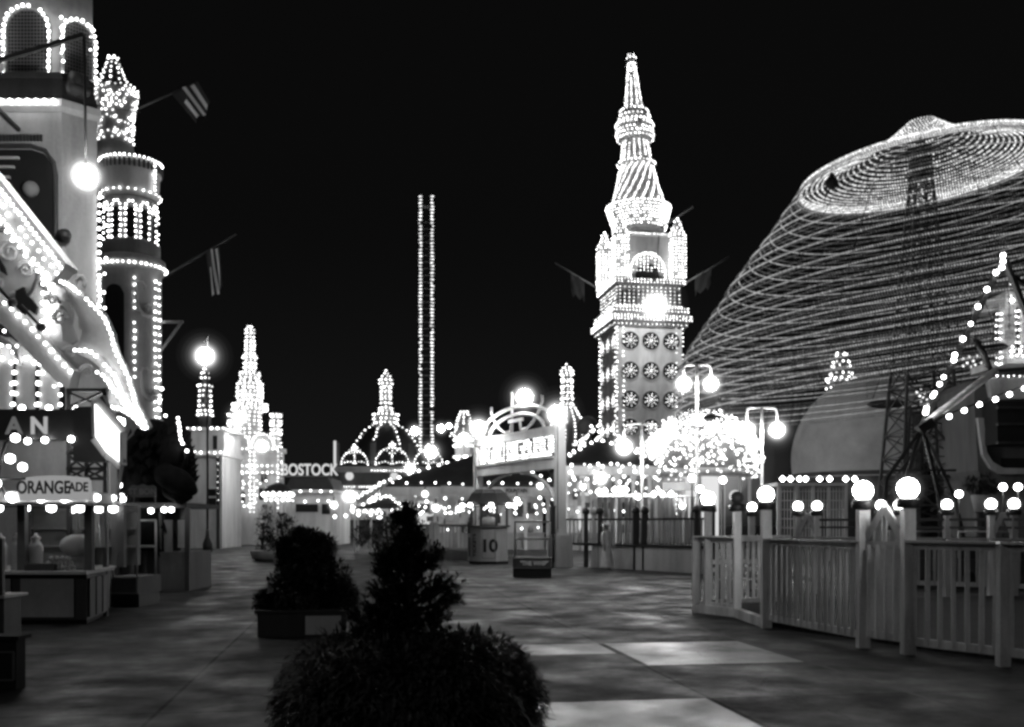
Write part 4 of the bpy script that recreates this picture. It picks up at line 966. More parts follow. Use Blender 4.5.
def loft2(m, secs, n=20):
    vs=[]; fs=[]
    for zz,rx,ry in secs:
        for j in range(n):
            q=2*PI*j/n; w=1+.05*math.sin(5*q)*max(0,1-zz/1.0); vs.append((rx*w*math.cos(q),ry*w*math.sin(q),zz))
    for i in range(len(secs)-1):
        for j in range(n): fs.append((i*n+j,i*n+(j+1)%n,(i+1)*n+(j+1)%n,(i+1)*n+j))
    m.add(vs,fs,0,True)
loft2(m,[(.1,.27,.25),(.5,.22,.2),(.9,.175,.14),(1.03,.15,.125),(1.2,.175,.13),(1.34,.185,.125),(1.43,.14,.1),(1.47,.075,.07)])
for s_ in (-1,1): m.tube([(s_*.16,0,1.39),(s_*.205,.0,1.22),(s_*.228,-.02,1.1),(s_*.222,-.07,.95),(s_*.212,-.095,.87)],[.075,.066,.058,.05,.045],10)
m.build('coat','cloth',t)
m = MB(); m.lathe([(.2,1.66),(.21,1.67),(.1,1.68),(.095,1.76),(.06,1.79),(.01,1.79)],n=20); m.build('hat','cloth',t)
m = MB(); m.sphere((0,.03,1.6),.09,12,8,sc=(.95,.95,1)); m.build('hair','darkcloth',t)
# ================================================================== FAR: THE LIT TOWERS
def star(m, c, R, n, r, mi=0):
    for i in range(n):
        q = 2*PI*i/n
        for f in (.3,.62,.95): m.bulb(c+V((R*f*math.cos(q),0,R*f*math.sin(q))), r*(.8 if f<.5 else 1), mi)
# ---- the great electric tower
D = 130.0; a = At(640, D); x, z, k = a.x, a.z, a.k
t = thing('electric_tower', 'tallest tower, white and covered in bulbs, with rosette windows and a needle spire', 'tower', a.loc, AX+.02)
hb = 4.2
m = MB(); m.box(-hb,hb,-hb,hb,0,z(334)); m.build('shaft', 'white', t)
m = MB(); m.box(-hb-.5,hb+.5,-hb-.5,hb+.5,z(333.9),z(329)); m.box(-hb-.9,hb+.9,-hb-.9,hb+.9,z(328.9),z(323)); m.box(-hb-.55,hb+.55,-hb-.55,hb+.55,z(322.9),z(315)); m.build('cornice', 'dusk', t)
h1 = 4.1
m = MB(); m.box(-h1,h1,-h1,h1,z(314.9),z(292)); m.box(-h1-.35,h1+.35,-h1-.35,h1+.35,z(291.9),z(287)); m.build('arcade', 'dusk', t)
for face in range(2):
    rot = Matrix.Rotation(-PI/2*face,3,'Z')
    for i in range(13):
        u = -h1+.5+(2*h1-1)*i/12; q = MB(); q.roundtop(u, z(311), z(299), .2, -h1-.04, -h1+.1, n=8); q.v = [tuple(rot @ V(p)) for p in q.v]; q.build('arcade_opening', 'void', t)
h2 = 3.1
m = MB(); m.box(-h2,h2,-h2,h2,z(286.9),z(243)); m.build('belfry', 'cream', t)
m = MB(); m.box(-h2-.25,h2+.25,-h2-.25,h2+.25,z(242.9),z(239.5)); m.build('belfry_cornice', 'white', t)
for face in range(2):
    rot = Matrix.Rotation(-PI/2*face,3,'Z')
    q = MB(); q.roundtop(0, z(286), z(281), 1.55, -h2-.05, -h2+.1, n=14); q.v = [tuple(rot @ V(p)) for p in q.v]; q.build('arch_opening', 'void', t)
    q = MB(); q.arch(0, z(286.5), z(277), 2.0, -h2-.25, -h2-.0, .3, n=14); q.v = [tuple(rot @ V(p)) for p in q.v]; q.build('arch_moulding', 'white', t)
    q = MB(); q.line([(-2.3,-h2-.35,z(286)),(-2.3,-h2-.35,z(277))]+[(-2.3*math.cos(PI*i/12),-h2-.35,z(277)+2.3*math.sin(PI*i/12)) for i in range(1,12)]+[(2.3,-h2-.35,z(277)),(2.3,-h2-.35,z(286))], .32, .13)
    for i in range(9):
        uu = -1.9+3.8*i/8; q.line([(uu,-h2-.3,z(277)),(uu,-h2-.3,z(277)+math.sqrt(max(.05,4.2-uu*uu)))], .42,.12)
    q.v = [tuple(rot @ V(p)) for p in q.v]; q.build('bulb_trim','bulbhot',t)
for sx in (-1,1):
    for sy in (-1,1):
        cx, cy = sx*3.75, sy*3.75
        p_ = MB(); p_.box(cx-.75,cx+.75,cy-.75,cy+.75,z(286.8),z(246)); p_.lathe([(.95,z(246)),(.95,z(244)),(.7,z(240)),(.45,z(232)),(.3,z(228)),(.04,z(226))],c=(cx,cy),n=10)
        p_ = p_.build('corner_turret', 'white', t)
        q = MB()
        for i in range(13): q.sqring(.85, z(284-i*3.1), .42, .125, c=(cx,cy))
        for i,(R_,py) in enumerate(((1.05,243),(.85,239.5),(.65,236),(.5,232.5),(.38,229),(.1,226))): q.ring((cx,cy),R_,z(py),max(4,int(R_*11)),.14)
        q.build('bulb_trim','bulbhot',p_)
Rd = 3.15
def LEAN(m): m.v = [(p[0]-max(0,p[2]-z(245))*.048, p[1], p[2]) for p in m.v]
m = MB(); m.lathe([(Rd,z(239.4)),(Rd,z(236)),(Rd*.98,z(233)),(Rd*1.05,z(231)),(Rd*1.28,z(211)),(Rd*1.32,z(209)),(Rd*1.05,z(207))], n=40); LEAN(m); m.build('drum','cream',t)
m = MB()
for i,py in enumerate((230,227,224,221,218,215,212,209)): m.ring((0,0), Rd*(1.05+.25*i/7)+.1, z(py), 46+2*i, .14)
LEAN(m)
m.build('bulb_trim','bulbhot',t)
sp = [(26*k,z(207)),(23*k,z(196)),(20*k,z(185)),(17.5*k,z(174)),(16*k,z(168))]
m = MB(); m.lathe(sp+[(17.5*k,z(167)),(18.5*k,z(165)),(15*k,z(163)),(13.5*k,z(152)),(12*k,z(143)),(16*k,z(141)),(18*k,z(137)),(17*k,z(132)),(18*k,z(126)),(16*k,z(123)),(14*k,z(121)),(15*k,z(116)),(13*k,z(111)),(8.5*k,z(109)),(5.5*k,z(85)),(3*k,z(64)),(4.5*k,z(61)),(4.5*k,z(57)),(.2*k,z(54))], n=32); LEAN(m); m.build('spire','white',t)
m = MB(); m.merid([(R_+.12,zz) for R_,zz in sp], (0,0), 18, .34, .13, twist=1.0); LEAN(m); m.build('spiral_bulb_trim','bulbhot',t)
m = MB()
m.ring((0,0),19*k,z(165),30,.14)
m.merid([(15*k+.1,z(162)),(12*k+.1,z(144))],(0,0),16,.4,.12)
for R_,py in ((18,140),(19,136),(18,132),(19,127),(17,123.5),(15.5,118),(14,112.5)): m.ring((0,0),R_*k,z(py),int(R_*1.5),.145)
m.merid([(8.5*k+.08,z(108)),(5.5*k+.08,z(85)),(3*k+.1,z(65))],(0,0),9,.36,.12)
m.ring((0,0),4.5*k,z(59),9,.15); m.ring((0,0),3*k,z(56),6,.15); m.ring((0,0),3*k,z(62),6,.15)
LEAN(m)
m.build('bulb_trim','bulbhot',t)
m = MB()
m.sqring(hb+.62,z(331.5),.55,.1); 
for py in (327.5,325.5,323.5): m.sqring(hb+1.0,z(py),.42,.13)
for py in (318.5,315.5): m.sqring(hb+.7,z(py),.42,.13)
for py in (290.5,288): m.sqring(h1+.48,z(py),.42,.13)
for py in (313,): m.sqring(h1+.1,z(py),.4,.12)
for i in range(14):
    u = -h1+.23+(2*h1-.46)*i/13
    m.line([(u,-h1-.12,z(312)),(u,-h1-.12,z(295))],.42,.1); m.line([(-h1-.12,u,z(312)),(-h1-.12,u,z(295))],.42,.1)
m.sqring(h2+.35,z(241),.36,.12)
m.build('bulb_trim','bulb',t)
m = MB()
for sx,sy in ((-1,-1),(1,-1),(-1,1),(1,1)):
    m.line([(sx*(hb+.1),sy*(hb+.1),z(334)),(sx*(hb+.1),sy*(hb+.1),3)],.55,.125)
    m.line([(sx*(hb-.75),sy*(hb+.1),z(334)),(sx*(hb-.75),sy*(hb+.1),3)],.62,.11); m.line([(sx*(hb+.1),sy*(hb-.75),z(334)),(sx*(hb+.1),sy*(hb-.75),3)],.62,.11)
m.build('bulb_trim','bulbhot',t)
for face in range(2):                     # rosette windows
    rot = Matrix.Rotation(-PI/2*face,3,'Z')
    for py in (347,376,404,431):
        for i in (-1,0,1):
            c = V((i*2.68+.12,-hb,z(py))); q = MB(); n = 20
            q.prism([(c.x+1.16*math.cos(2*PI*j/n), c.z+1.16*math.sin(2*PI*j/n)) for j in range(n)], -hb-.05, -hb+.1); q.v = [tuple(rot @ V(p)) for p in q.v]
            w = q.build('rosette_window','void',t)
            q = MB(); q.tube([(c.x+1.2*math.cos(2*PI*j/n),-hb-.08,c.z+1.2*math.sin(2*PI*j/n)) for j in range(n)],.07,6,closed=True); q.v = [tuple(rot @ V(p)) for p in q.v]; q.build('frame','white',w)
            q = MB(); q.bulb(c+V((0,-.2,0)),.13); star(q, c+V((0,-.16,0)), .84, 9, .085); q.v = [tuple(rot @ V(p)) for p in q.v]; q.build('bulb_trim','bulb',w)
            if py > 350 or True:
                pass
m = MB(); m.bar((1.8,-h2-.2,z(234)),(3.4,-h2-7.6,z(231)),.16); m.build('lamp_arm','iron',t)
arc_lamp(655.5,305,119,9.5,'arc lamp globe glaring in front of the tallest tower',(659,234),mat='arctower')
def small_flag(p0,p1,drop,label,D):
    q = lambda px,py: V((gx(px,D),D,gz(py,D)))
    f = thing('flag',label,'flag',q(*p0)); o = q(*p0)
    MB().tube([(0,0,0),q(*p1)-o],.09,6).build('flagpole','grey',f)
    m = MB(); A,B = q(*p0).lerp(q(*p1),.3)-o, q(*p0).lerp(q(*p1),.62)-o; vs=[]
    for i in range(7):
        for j in range(6): p = A.lerp(B,i/6)+V((0,.15*math.sin(i*1.7+j),-drop*j/5*(1-.25*math.sin(i*1.3)**2)));vs.append(p)
    m.add(vs,[(i*6+j,(i+1)*6+j,(i+1)*6+j+1,i*6+j+1) for i in range(6) for j in range(5)],0,True); m.build('flag_cloth','darkcloth',f)
small_flag((597,288),(555,263),3.0,'dark limp flag on a pole sloping out left of the tallest tower',127)
small_flag((680,286),(730,257),2.6,'dark limp flag on a pole sloping out right of the tallest tower',127)
# ---- thin twin mast
D = 150.0; a = At(426.5, D); x, z, k = a.x, a.z, a.k
t = thing('twin_mast', 'thin soaring pair of bulb-lined masts joined by ladder rungs', 'mast', a.loc)
for s_ in (-1,1):
    m = MB(); m.bar((s_*5.3*k,0,0),(s_*5.3*k,0,z(196)),.45); p_ = m.build('mast','iron',t)
    m = MB(); m.line([(s_*5.3*k,-.35,6),(s_*5.3*k,-.35,z(197))],.5,.26); m.line([(s_*5.3*k+.2*s_,-.3,6),(s_*5.3*k+.2*s_,-.3,z(197))],.5,.2); m.build('bulb_trim','bulbdim',p_)
for i in range(40):
    m = MB(); m.bar((-5.3*k,.1,8+i*1.0),(5.3*k,.1,8+i*1.0),.1); m.build('rung','grey',t)
m = MB(); m.bar((-5.3*k,0,z(207)),(5.3*k,0,z(207)),.35); m.build('cross_bar','grey',t)
# ---- castle front, left
D = 82.0; a = At(249, D); x, z, k = a.x, a.z, a.k
t = thing('castle_front', 'dazzling castle-like show front with a tall tiered spire and two side turrets', 'building', a.loc)
m = MB(); m.box(x(226),x(278),0,2.2,0,z(452)); m.build('wall','white',t)
m = MB(); m.box(x(222),x(280),-.3,2.4,z(451.9),z(447)); m.box(x(234),x(278),-.25,-.01,z(474),z(471)); m.box(x(233),x(262),-.45,-.01,z(486),z(482)); m.build('cornice','white',t)
m = MB(); m.lathe([(11*k,z(446.9)),(11*k,z(410)),(17*k,z(407)),(17*k,z(402)),(11*k,z(400)),(10*k,z(397)),(12.5*k,z(390)),(12*k,z(382)),(8*k,z(376)),(9.5*k,z(373)),(9*k,z(370)),(5.5*k,z(368)),(5*k,z(358)),(6.5*k,z(355)),(6*k,z(353)),(3.5*k,z(351)),(4*k,z(338)),(3*k,z(334)),(4*k,z(330)),(3.5*k,z(326)),(.3*k,z(323))],c=(-.3,1.4),n=24); m.build('spire','white',t)
m = MB()
for R_,py in ((17.5,408),(17.5,403),(17,405.5),(13,394),(13,390),(12.5,386),(12.5,382),(10,373),(9.5,370.5),(7,355),(6,353),(4.6,346),(4.6,342),(4.6,338),(4.2,334),(4.6,330),(4.2,326.5),(2,323.5),(6,361),(6,365),(11.8,399)): m.ring((-.3,1.4),R_*k,z(py),max(5,int(R_*1.5)),.125)
m.merid([(11.4*k,z(445)),(11.4*k,z(411))],(-.3,1.4),14,.33,.115); m.merid([(12.8*k,z(396)),(12.5*k,z(383)),(9*k,z(376))],(-.3,1.4),10,.3,.11); m.merid([(5.5*k,z(368)),(4.3*k,z(340))],(-.3,1.4),6,.3,.11)
m.build('bulb_trim','bulb',t)
for px in (229,272.5):
    m = MB(); m.lathe([(4*k,z(446.8)),(4*k,z(424)),(5.5*k,z(422)),(3*k,z(414)),(2.5*k,z(412))],c=(x(px),1.2),n=12); p_ = m.build('side_turret','white',t)
    m = MB(); m.merid([(5.2*k,z(478)),(5.2*k,z(415))],(x(px),1.2),7,.36,.12)
    for py in (413,422,432,446,452,462): m.ring((x(px),1.2),5.6*k,z(py),10,.11)
    m.build('bulb_trim','bulb',p_)
for px,w_ in ((240,11),(264,11)):
    m = MB(); m.roundtop(x(px),z(447),z(446),w_*k,-.4,.4,n=16); p_ = m.build('lunette','white',t)
    m = MB(); m.line([(x(px)-w_*1.05*k*math.cos(PI*i/16),-.55,z(446)+w_*1.05*k*math.sin(PI*i/16)) for i in range(17)],.28,.13); m.line([(x(px)-w_*k,-.5,z(448)),(x(px)+w_*k,-.5,z(448))],.5,.13); m.build('bulb_trim','bulb',p_)
for px,y0,y1,w_ in ((239,470,482,3),(264,470,482,3),(264,488,500,5),(240,492,503,5)):
    m = MB(); m.box(x(px-w_),x(px+w_),-.05,.1,z(y1),z(y0)); w = m.build('window','void',t)
    m = MB(); m.bar((x(px),-.08,z(y1)),(x(px),-.08,z(y0)),.12); m.bar((x(px-w_),-.09,z((y0+y1)/2)),(x(px+w_),-.09,z((y0+y1)/2)),.12); m.build('window_bar','grey',w)
m = MB()
for px in (226.5,231.5): m.line([(x(px),-.3,z(452)),(x(px),-.3,z(514))],.3,.13)
for px in (251,255,279): m.line([(x(px),-.3,z(452)),(x(px),-.3,z(512))],.34,.12)
for py in (449.5,466,472.5): m.line([(x(224),-.6,z(py)),(x(279),-.6,z(py))],.4,.13)
for px in (234,245,259,269): m.line([(x(px),-.7,z(474)),(x(px),-.7,z(502))],.6,.12)
m.line([(x(234),-.6,z(484)),(x(262),-.6,z(484))],.45,.12); m.line([(x(234),-.6,z(506)),(x(250),-.6,z(506))],.3,.13); m.line([(x(236),-.6,z(496)),(x(246),-.6,z(496))],.3,.13)
m.build('bulb_trim','bulb',t)
arc_lamp(240,417,72,5.5,'arc lamp globe glaring in front of the castle spire drum',(240,405),1.9)
arc_lamp(262,446,70,5.0,'arc lamp globe low on the castle front, right of its spire',(262,438),1.9)
# plain lit block beside it
D = 70.0; a = At(207, D); x, z, k = a.x, a.z, a.k
t = thing('flat_block', 'plain pale flat-roofed block with a dark upper doorway, left of the castle front', 'building', a.loc)
m = MB(); m.box(x(186),x(222),0,5,0,z(456)); m.box(x(189),x(222),.5,5,z(455.9),z(430)); m.build('wall','white',t)
m = MB(); m.box(x(183),x(224),-.4,5.2,z(455.8),z(451)); m.box(x(186),x(224),.2,5.2,z(430),z(427)); m.build('cornice','white',t)
for px,y0,y1,w_,n_ in ((213,435,449,2.2,'opening'),(212,489,496,4,'window'),(212,498,509,4,'door'),(187,432,450,2,'opening')):
    m = MB(); m.box(x(px-w_),x(px+w_),-.03 if y0>455 else .46,.6,z(y1),z(y0)); m.build(n_,'void',t)
m = MB(); m.line([(x(184),-.5,z(453)),(x(223),-.5,z(453))],.42,.12); m.line([(x(187),.1,z(428)),(x(223),.1,z(428))],.42,.12); m.line([(x(219),-.25,z(458)),(x(219),-.25,z(500))],.4,.1); m.build('bulb_trim','bulbhot',t)
m = MB(); m.bar((x(219),-.2,0),(x(219),-.2,z(457)),.2); m.build('downpipe','wood',t)
# bulb finial and lamp left
D = 98.0; a = At(205, D); x, z, k = a.x, a.z, a.k
t = thing('tiered_finial', 'slim tiered finial outlined in bulbs, under the round lamp left of the castle', 'tower', a.loc)
m = MB(); m.lathe([(6*k,0),(6*k,z(416)),(4.5*k,z(413)),(5*k,z(388)),(6.5*k,z(386)),(3*k,z(384)),(2.6*k,z(374)),(.3*k,z(368))],n=14); m.build('shaft','dusk',t)
m = MB()
for R_,py in ((1,369),(2.6,373),(3.2,378),(6.5,386),(5,391),(5.4,396),(5.6,401),(5.6,406),(6.6,411),(7,415)): m.ring((0,0),R_*k+.05,z(py),max(3,int(R_*1.6)),.17)
m.build('bulb_trim','bulb',t)
arc_lamp(205,356,60,8,'solitary arc lamp globe against the black sky, left of the castle spire',None,1.6)
m = MB(); D = 60.0
lp = thing('lamp_standard','slim lamp standard carrying the solitary arc lamp','lamp post',(gx(205,60),60.3,0))
MB().tube([(0,.2,0),(0,.2,gz(350,60)+1.0),(0,0,gz(345,60)+.6),(0,-.3,gz(345,60)+.2)],.07,8).build('post','iron',lp); MB().lathe([(.3,0),(.3,.5),(.14,.9),(.1,1.4)],c=(0,.2),n=10).build('base','iron',lp)
# ---- BOSTOCK hall
D = 80.5; a = At(305, D); x, z, k = a.x, a.z, a.k
t = thing('animal_show_hall', 'low pale hall with the glowing BOSTOCK letters on its roof', 'building', a.loc)
m = MB(); m.box(x(281),x(334),0,8,0,z(493)); m.build('wall','white',t)
m = MB(); m.box(x(279),x(335),-.6,8.2,z(492.9),z(490)); m.build('cornice','white',t)
m = MB(); m.prism([(x(282),z(489.9)),(x(332),z(489.9)),(x(326),z(477)),(x(288),z(477))],1,7); m.build('roof','roof',t)
m = MB(); m.box(x(296),x(318),-.1,.2,z(512),z(504)); m.box(x(322),x(330),-.1,.2,z(514),z(504)); m.build('opening','void',t)
text('BOSTOCK', 1.3, t, 'hot', (x(308.5),.4,z(470)), extrude=.05, fat=.022, sx=.76, name='roof_lettering')
m = MB(); m.box(x(281),x(330),.6,.75,z(476.5),z(475.2)); m.build('sign_rail','dusk',t)
m = MB(); m.line([(x(281),-.7,z(491)),(x(333),-.7,z(491))],.9,.14); m.line([(x(282),-.3,z(501)),(x(330),-.3,z(501))],.9,.14); m.build('bulb_trim','bulb',t)
# round kiosk
D = 66.0; a = At(278, D); x, z, k = a.x, a.z, a.k
t = thing('round_kiosk', 'small round kiosk with a glaring ring of lamps, in front of the castle', 'kiosk', a.loc)
m = MB(); m.lathe([(13*k,z(493)),(14*k,z(491)),(10*k,z(486)),(6*k,z(484)),(.5*k,z(482))],n=24); m.build('roof','roof',t)
m = MB(); m.lathe([(10*k,0),(10*k,z(514)),(9*k,z(513.5))],n=24); m.build('counter','cream',t)
for j in range(8): 
    m = MB(); m.bar((11*k*math.cos(j*PI/4),11*k*math.sin(j*PI/4),0),(11*k*math.cos(j*PI/4),11*k*math.sin(j*PI/4),z(492)),.18); m.build('post','white',t)
m = MB(); m.ring((0,0),14.5*k,z(494.5),15,.27); m.ring((0,0),12*k,z(500),13,.16); m.build('bulb_trim','bulb',t)
# ---- domed hall
D = 120.0; a = At(387, D); x, z, k = a.x, a.z, a.k
t = thing('domed_hall', 'domed pavilion outlined in bulbs with fan-shaped lunettes along its parapet', 'building', a.loc, AX)
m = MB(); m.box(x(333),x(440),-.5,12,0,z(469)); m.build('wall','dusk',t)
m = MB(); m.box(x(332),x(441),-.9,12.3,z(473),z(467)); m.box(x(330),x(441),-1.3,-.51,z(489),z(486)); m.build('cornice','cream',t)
m = MB(); pr = [(40*k,z(466.8)),(39*k,z(455)),(33*k,z(440)),(22*k,z(426)),(12*k,z(420)),(9*k,z(418))]; m.lathe(pr,c=(0,6),n=32); m.build('dome','iron',t)
m = MB(); m.lathe([(10*k,z(419)),(11*k,z(416)),(11*k,z(411)),(12.5*k,z(409)),(6*k,z(406)),(5*k,z(403)),(5*k,z(380)),(6.2*k,z(378)),(6.2*k,z(374)),(4.5*k,z(370)),(2*k,z(366)),(.2*k,z(363))],c=(0,6),n=20); m.build('lantern','cream',t)
m = MB(); m.merid([(R_+.15,zz) for R_,zz in pr],(0,6),8,.62,.17,a0=PI/8); m.build('bulb_trim','bulb',t)
m = MB()
for R_,py in ((12,418),(13,414),(13.5,409.5),(7,406),(6.5,403),(5.5,397),(5.5,391),(5.5,386),(5.5,381),(7,377),(6.5,373),(4.5,369),(2.2,366),(.3,363)): m.ring((0,6),R_*k,z(py),max(3,int(R_*1.3)),.17)
m.merid([(5.4*k,z(402)),(5.4*k,z(380))],(0,6),8,.5,.13); m.build('bulb_trim','bulb',t)
for px,w_ in ((355,12.5),(392,16),(428,14)):
    m = MB(); m.roundtop(x(px),z(466.5),z(466),w_*k,-.6,-.2,n=18); p_ = m.build('lunette','void',t)
    m = MB(); m.line([(x(px)-(w_+.5)*k*math.cos(PI*i/18),-.75,z(465)+(w_+1)*k*math.sin(PI*i/18)) for i in range(19)],.36,.135); m.line([(x(px)-w_*k,-.75,z(464)),(x(px)-w_*.4*k,-.75,z(462)),(x(px),-.75,z(464.5)),(x(px)+w_*.4*k,-.75,z(462)),(x(px)+w_*k,-.75,z(464))],.36,.12)
    m.line([(x(px),-.75,z(464)),(x(px),-.75,z(451))],.34,.13); m.line([(x(px),-.75,z(456)),(x(px)-5*k,-.75,z(451))],.34,.11); m.line([(x(px),-.75,z(456)),(x(px)+5*k,-.75,z(451))],.34,.11)
    m.ring((x(px),-.75),.32,z(465)+(w_+4)*k,5,.16); m.bulb((x(px),-.75,z(465)+(w_+6)*k),.22); m.bulb((x(px),-.75,z(465)+(w_+3)*k),.22); m.build('bulb_trim','bulb',p_)
for px in (337,373,411):
    m = MB(); m.box(x(px-2.5),x(px+3),-.55,.6,z(466.4),z(443)); m.build('pier','dusk',t)
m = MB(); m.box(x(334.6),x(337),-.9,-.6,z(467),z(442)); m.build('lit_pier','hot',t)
for px in (350,394):
    m = MB(); m.prism([(x(px)+4*k*math.cos(2*PI*j/18),z(476.5)+4.2*k*math.sin(2*PI*j/18)) for j in range(18)],-.75,-.49); m.build('round_window','hot',t)
m = MB(); m.line([(x(372),-1.05,z(471)),(x(412),-1.05,z(471))],.34,.12); m.line([(x(332),-1.45,z(487.5)),(x(385),-1.45,z(487.5))],.3,.13); m.build('bulb_trim','bulb',t)
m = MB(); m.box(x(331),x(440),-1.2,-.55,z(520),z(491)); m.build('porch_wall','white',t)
m = MB()
for row,py in enumerate((494,499,506,512)): m.line([(x(333+row*2),-1.7,z(py)),(x(412),-1.7,z(py))],.6,.17,jit=.25)
m.build('bulb_trim','bulbhot',t)
# ---- little conical turret right of the mast
D = 95.0; a = At(464, D); x, z, k = a.x, a.z, a.k
t = thing('conical_turret', 'small pale turret with a tent-like bulb-ribbed roof, left of the sign arch', 'tower', a.loc)
m = MB(); m.lathe([(9*k,0),(9*k,z(438)),(12*k,z(436))],n=8,sm=False); m.build('wall','white',t)
m = MB(); pr = [(12.5*k,z(436)),(7*k,z(424)),(3.5*k,z(413)),(2.5*k,z(412))]; m.lathe(pr,n=8,sm=False); m.build('roof','dusk',t)
m = MB(); m.merid([(R_+.1,zz) for R_,zz in pr],(0,0),8,.3,.12); m.ring((0,0),3.5*k,z(412),8,.14); m.ring((0,0),10*k,z(440),20,.2); m.ring((0,0),10*k,z(446),16,.2); m.ring((0,0),10*k,z(457),16,.14); m.build('bulb_trim','bulb',t)
arc_lamp(415,431,100,3.6,'small lamp globe on the dome shoulder, between dome and twin mast',None,1.9)
arc_lamp(441,428.5,98,3.2,'small lamp globe just right of the twin mast',None,1.9)
arc_lamp(449,426,99,2.2,'tiny lamp globe left of the conical turret top',None,1.9)
arc_lamp(431,452,88,5.5,'lamp globe glaring at the foot of the twin mast',None,1.9)
arc_lamp(410,468.5,86,4.2,'lamp globe glaring over the dark hip roof, right of the lunettes',None,1.9)
arc_lamp(464,438,84,4.4,'lamp globe glaring in front of the conical turret',None,1.9)
# ---- bulb-outlined onion tower right of the arch
D = 118.0; a = At(567, D); x, z, k = a.x, a.z, a.k
t = thing('onion_tower', 'bulb-covered slender onion spire between the sign arch and the tallest tower', 'tower', a.loc)
pr = [(17*k,z(446)),(17*k,z(432)),(14*k,z(420)),(9*k,z(411)),(5.5*k,z(405))]
m = MB(); m.lathe([(17*k,0)]+pr+[(5*k,z(396)),(4.6*k,z(376)),(5.8*k,z(373)),(5*k,z(370)),(2*k,z(365)),(.2*k,z(362))],n=22); m.build('shaft','dusk',t)
m = MB(); m.merid([(R_+.12,zz) for R_,zz in pr],(0,0),11,.42,.16); m.merid([(5.4*k,z(403)),(5*k,z(376))],(0,0),8,.42,.14)
for R_,py in ((6.5,374),(6,371),(4,368),(2,364.5),(5.6,381),(5.7,387),(5.8,393),(6,399)): m.ring((0,0),R_*k,z(py),max(3,int(R_*1.7)),.16)
m.build('bulb_trim','bulb',t)
m = MB(); m.sphere((x(580),-12,z(436)),9*k,20,12); m.bar((x(580),-12,0),(x(580),-12,z(436)),.3); m.build('signal_ball','dusk',t)
# ---- pyramid finial far right of centre
D = 112.0; a = At(841, D); x, z, k = a.x, a.z, a.k
t = thing('pyramid_finial', 'small stepped pyramid of bulbs peeping over the great pale dome', 'tower', a.loc)
m = MB(); m.lathe([(13*k,0),(13*k,z(392)),(10*k,z(390)),(9*k,z(380)),(4*k,z(356)),(.3*k,z(340))],n=10,sm=False); m.build('shaft','iron',t)
m = MB()
for R_,py in ((5,355),(5.5,354),(8,362),(9,366),(11,374),(14,379),(13,381)): m.ring((0,0),R_*k,z(py),max(4,int(R_*1.0)),.22)
m.line([(x(825),-.5,z(389)),(x(838),-.5,z(386))],.5,.2); m.build('bulb_trim','bulb',t)
# ---- the great pale dome
D = 92.0; a = At(872, D); x, z, k = a.x, a.z, a.k
t = thing('great_dome', 'huge smooth pale globe-shaped dome behind the swing ride mast', 'building', a.loc)
m = MB(); n = 48; pr = []
for i in range(25): q = PI*.5*i/24*1.25-PI*.125; pr.append((78*k*math.cos(q)+.001, z(460)+84*k*math.sin(q)))
pr = pr[:-1]+[(.01,z(460)+84*k)]
m.lathe(pr,n=n); m.build('globe_roof','sphere',t)
m = MB(); m.lathe([(76*k,0),(76*k,z(478)),(78*k,z(477)),(78*k,z(474)),(70*k,z(473))],n=48); m.build('drum_wall','dusk',t)
text('LUN', 1.7, t, 'wood', (x(886),-78*k-.4,z(474)), extrude=.05, fat=.03)
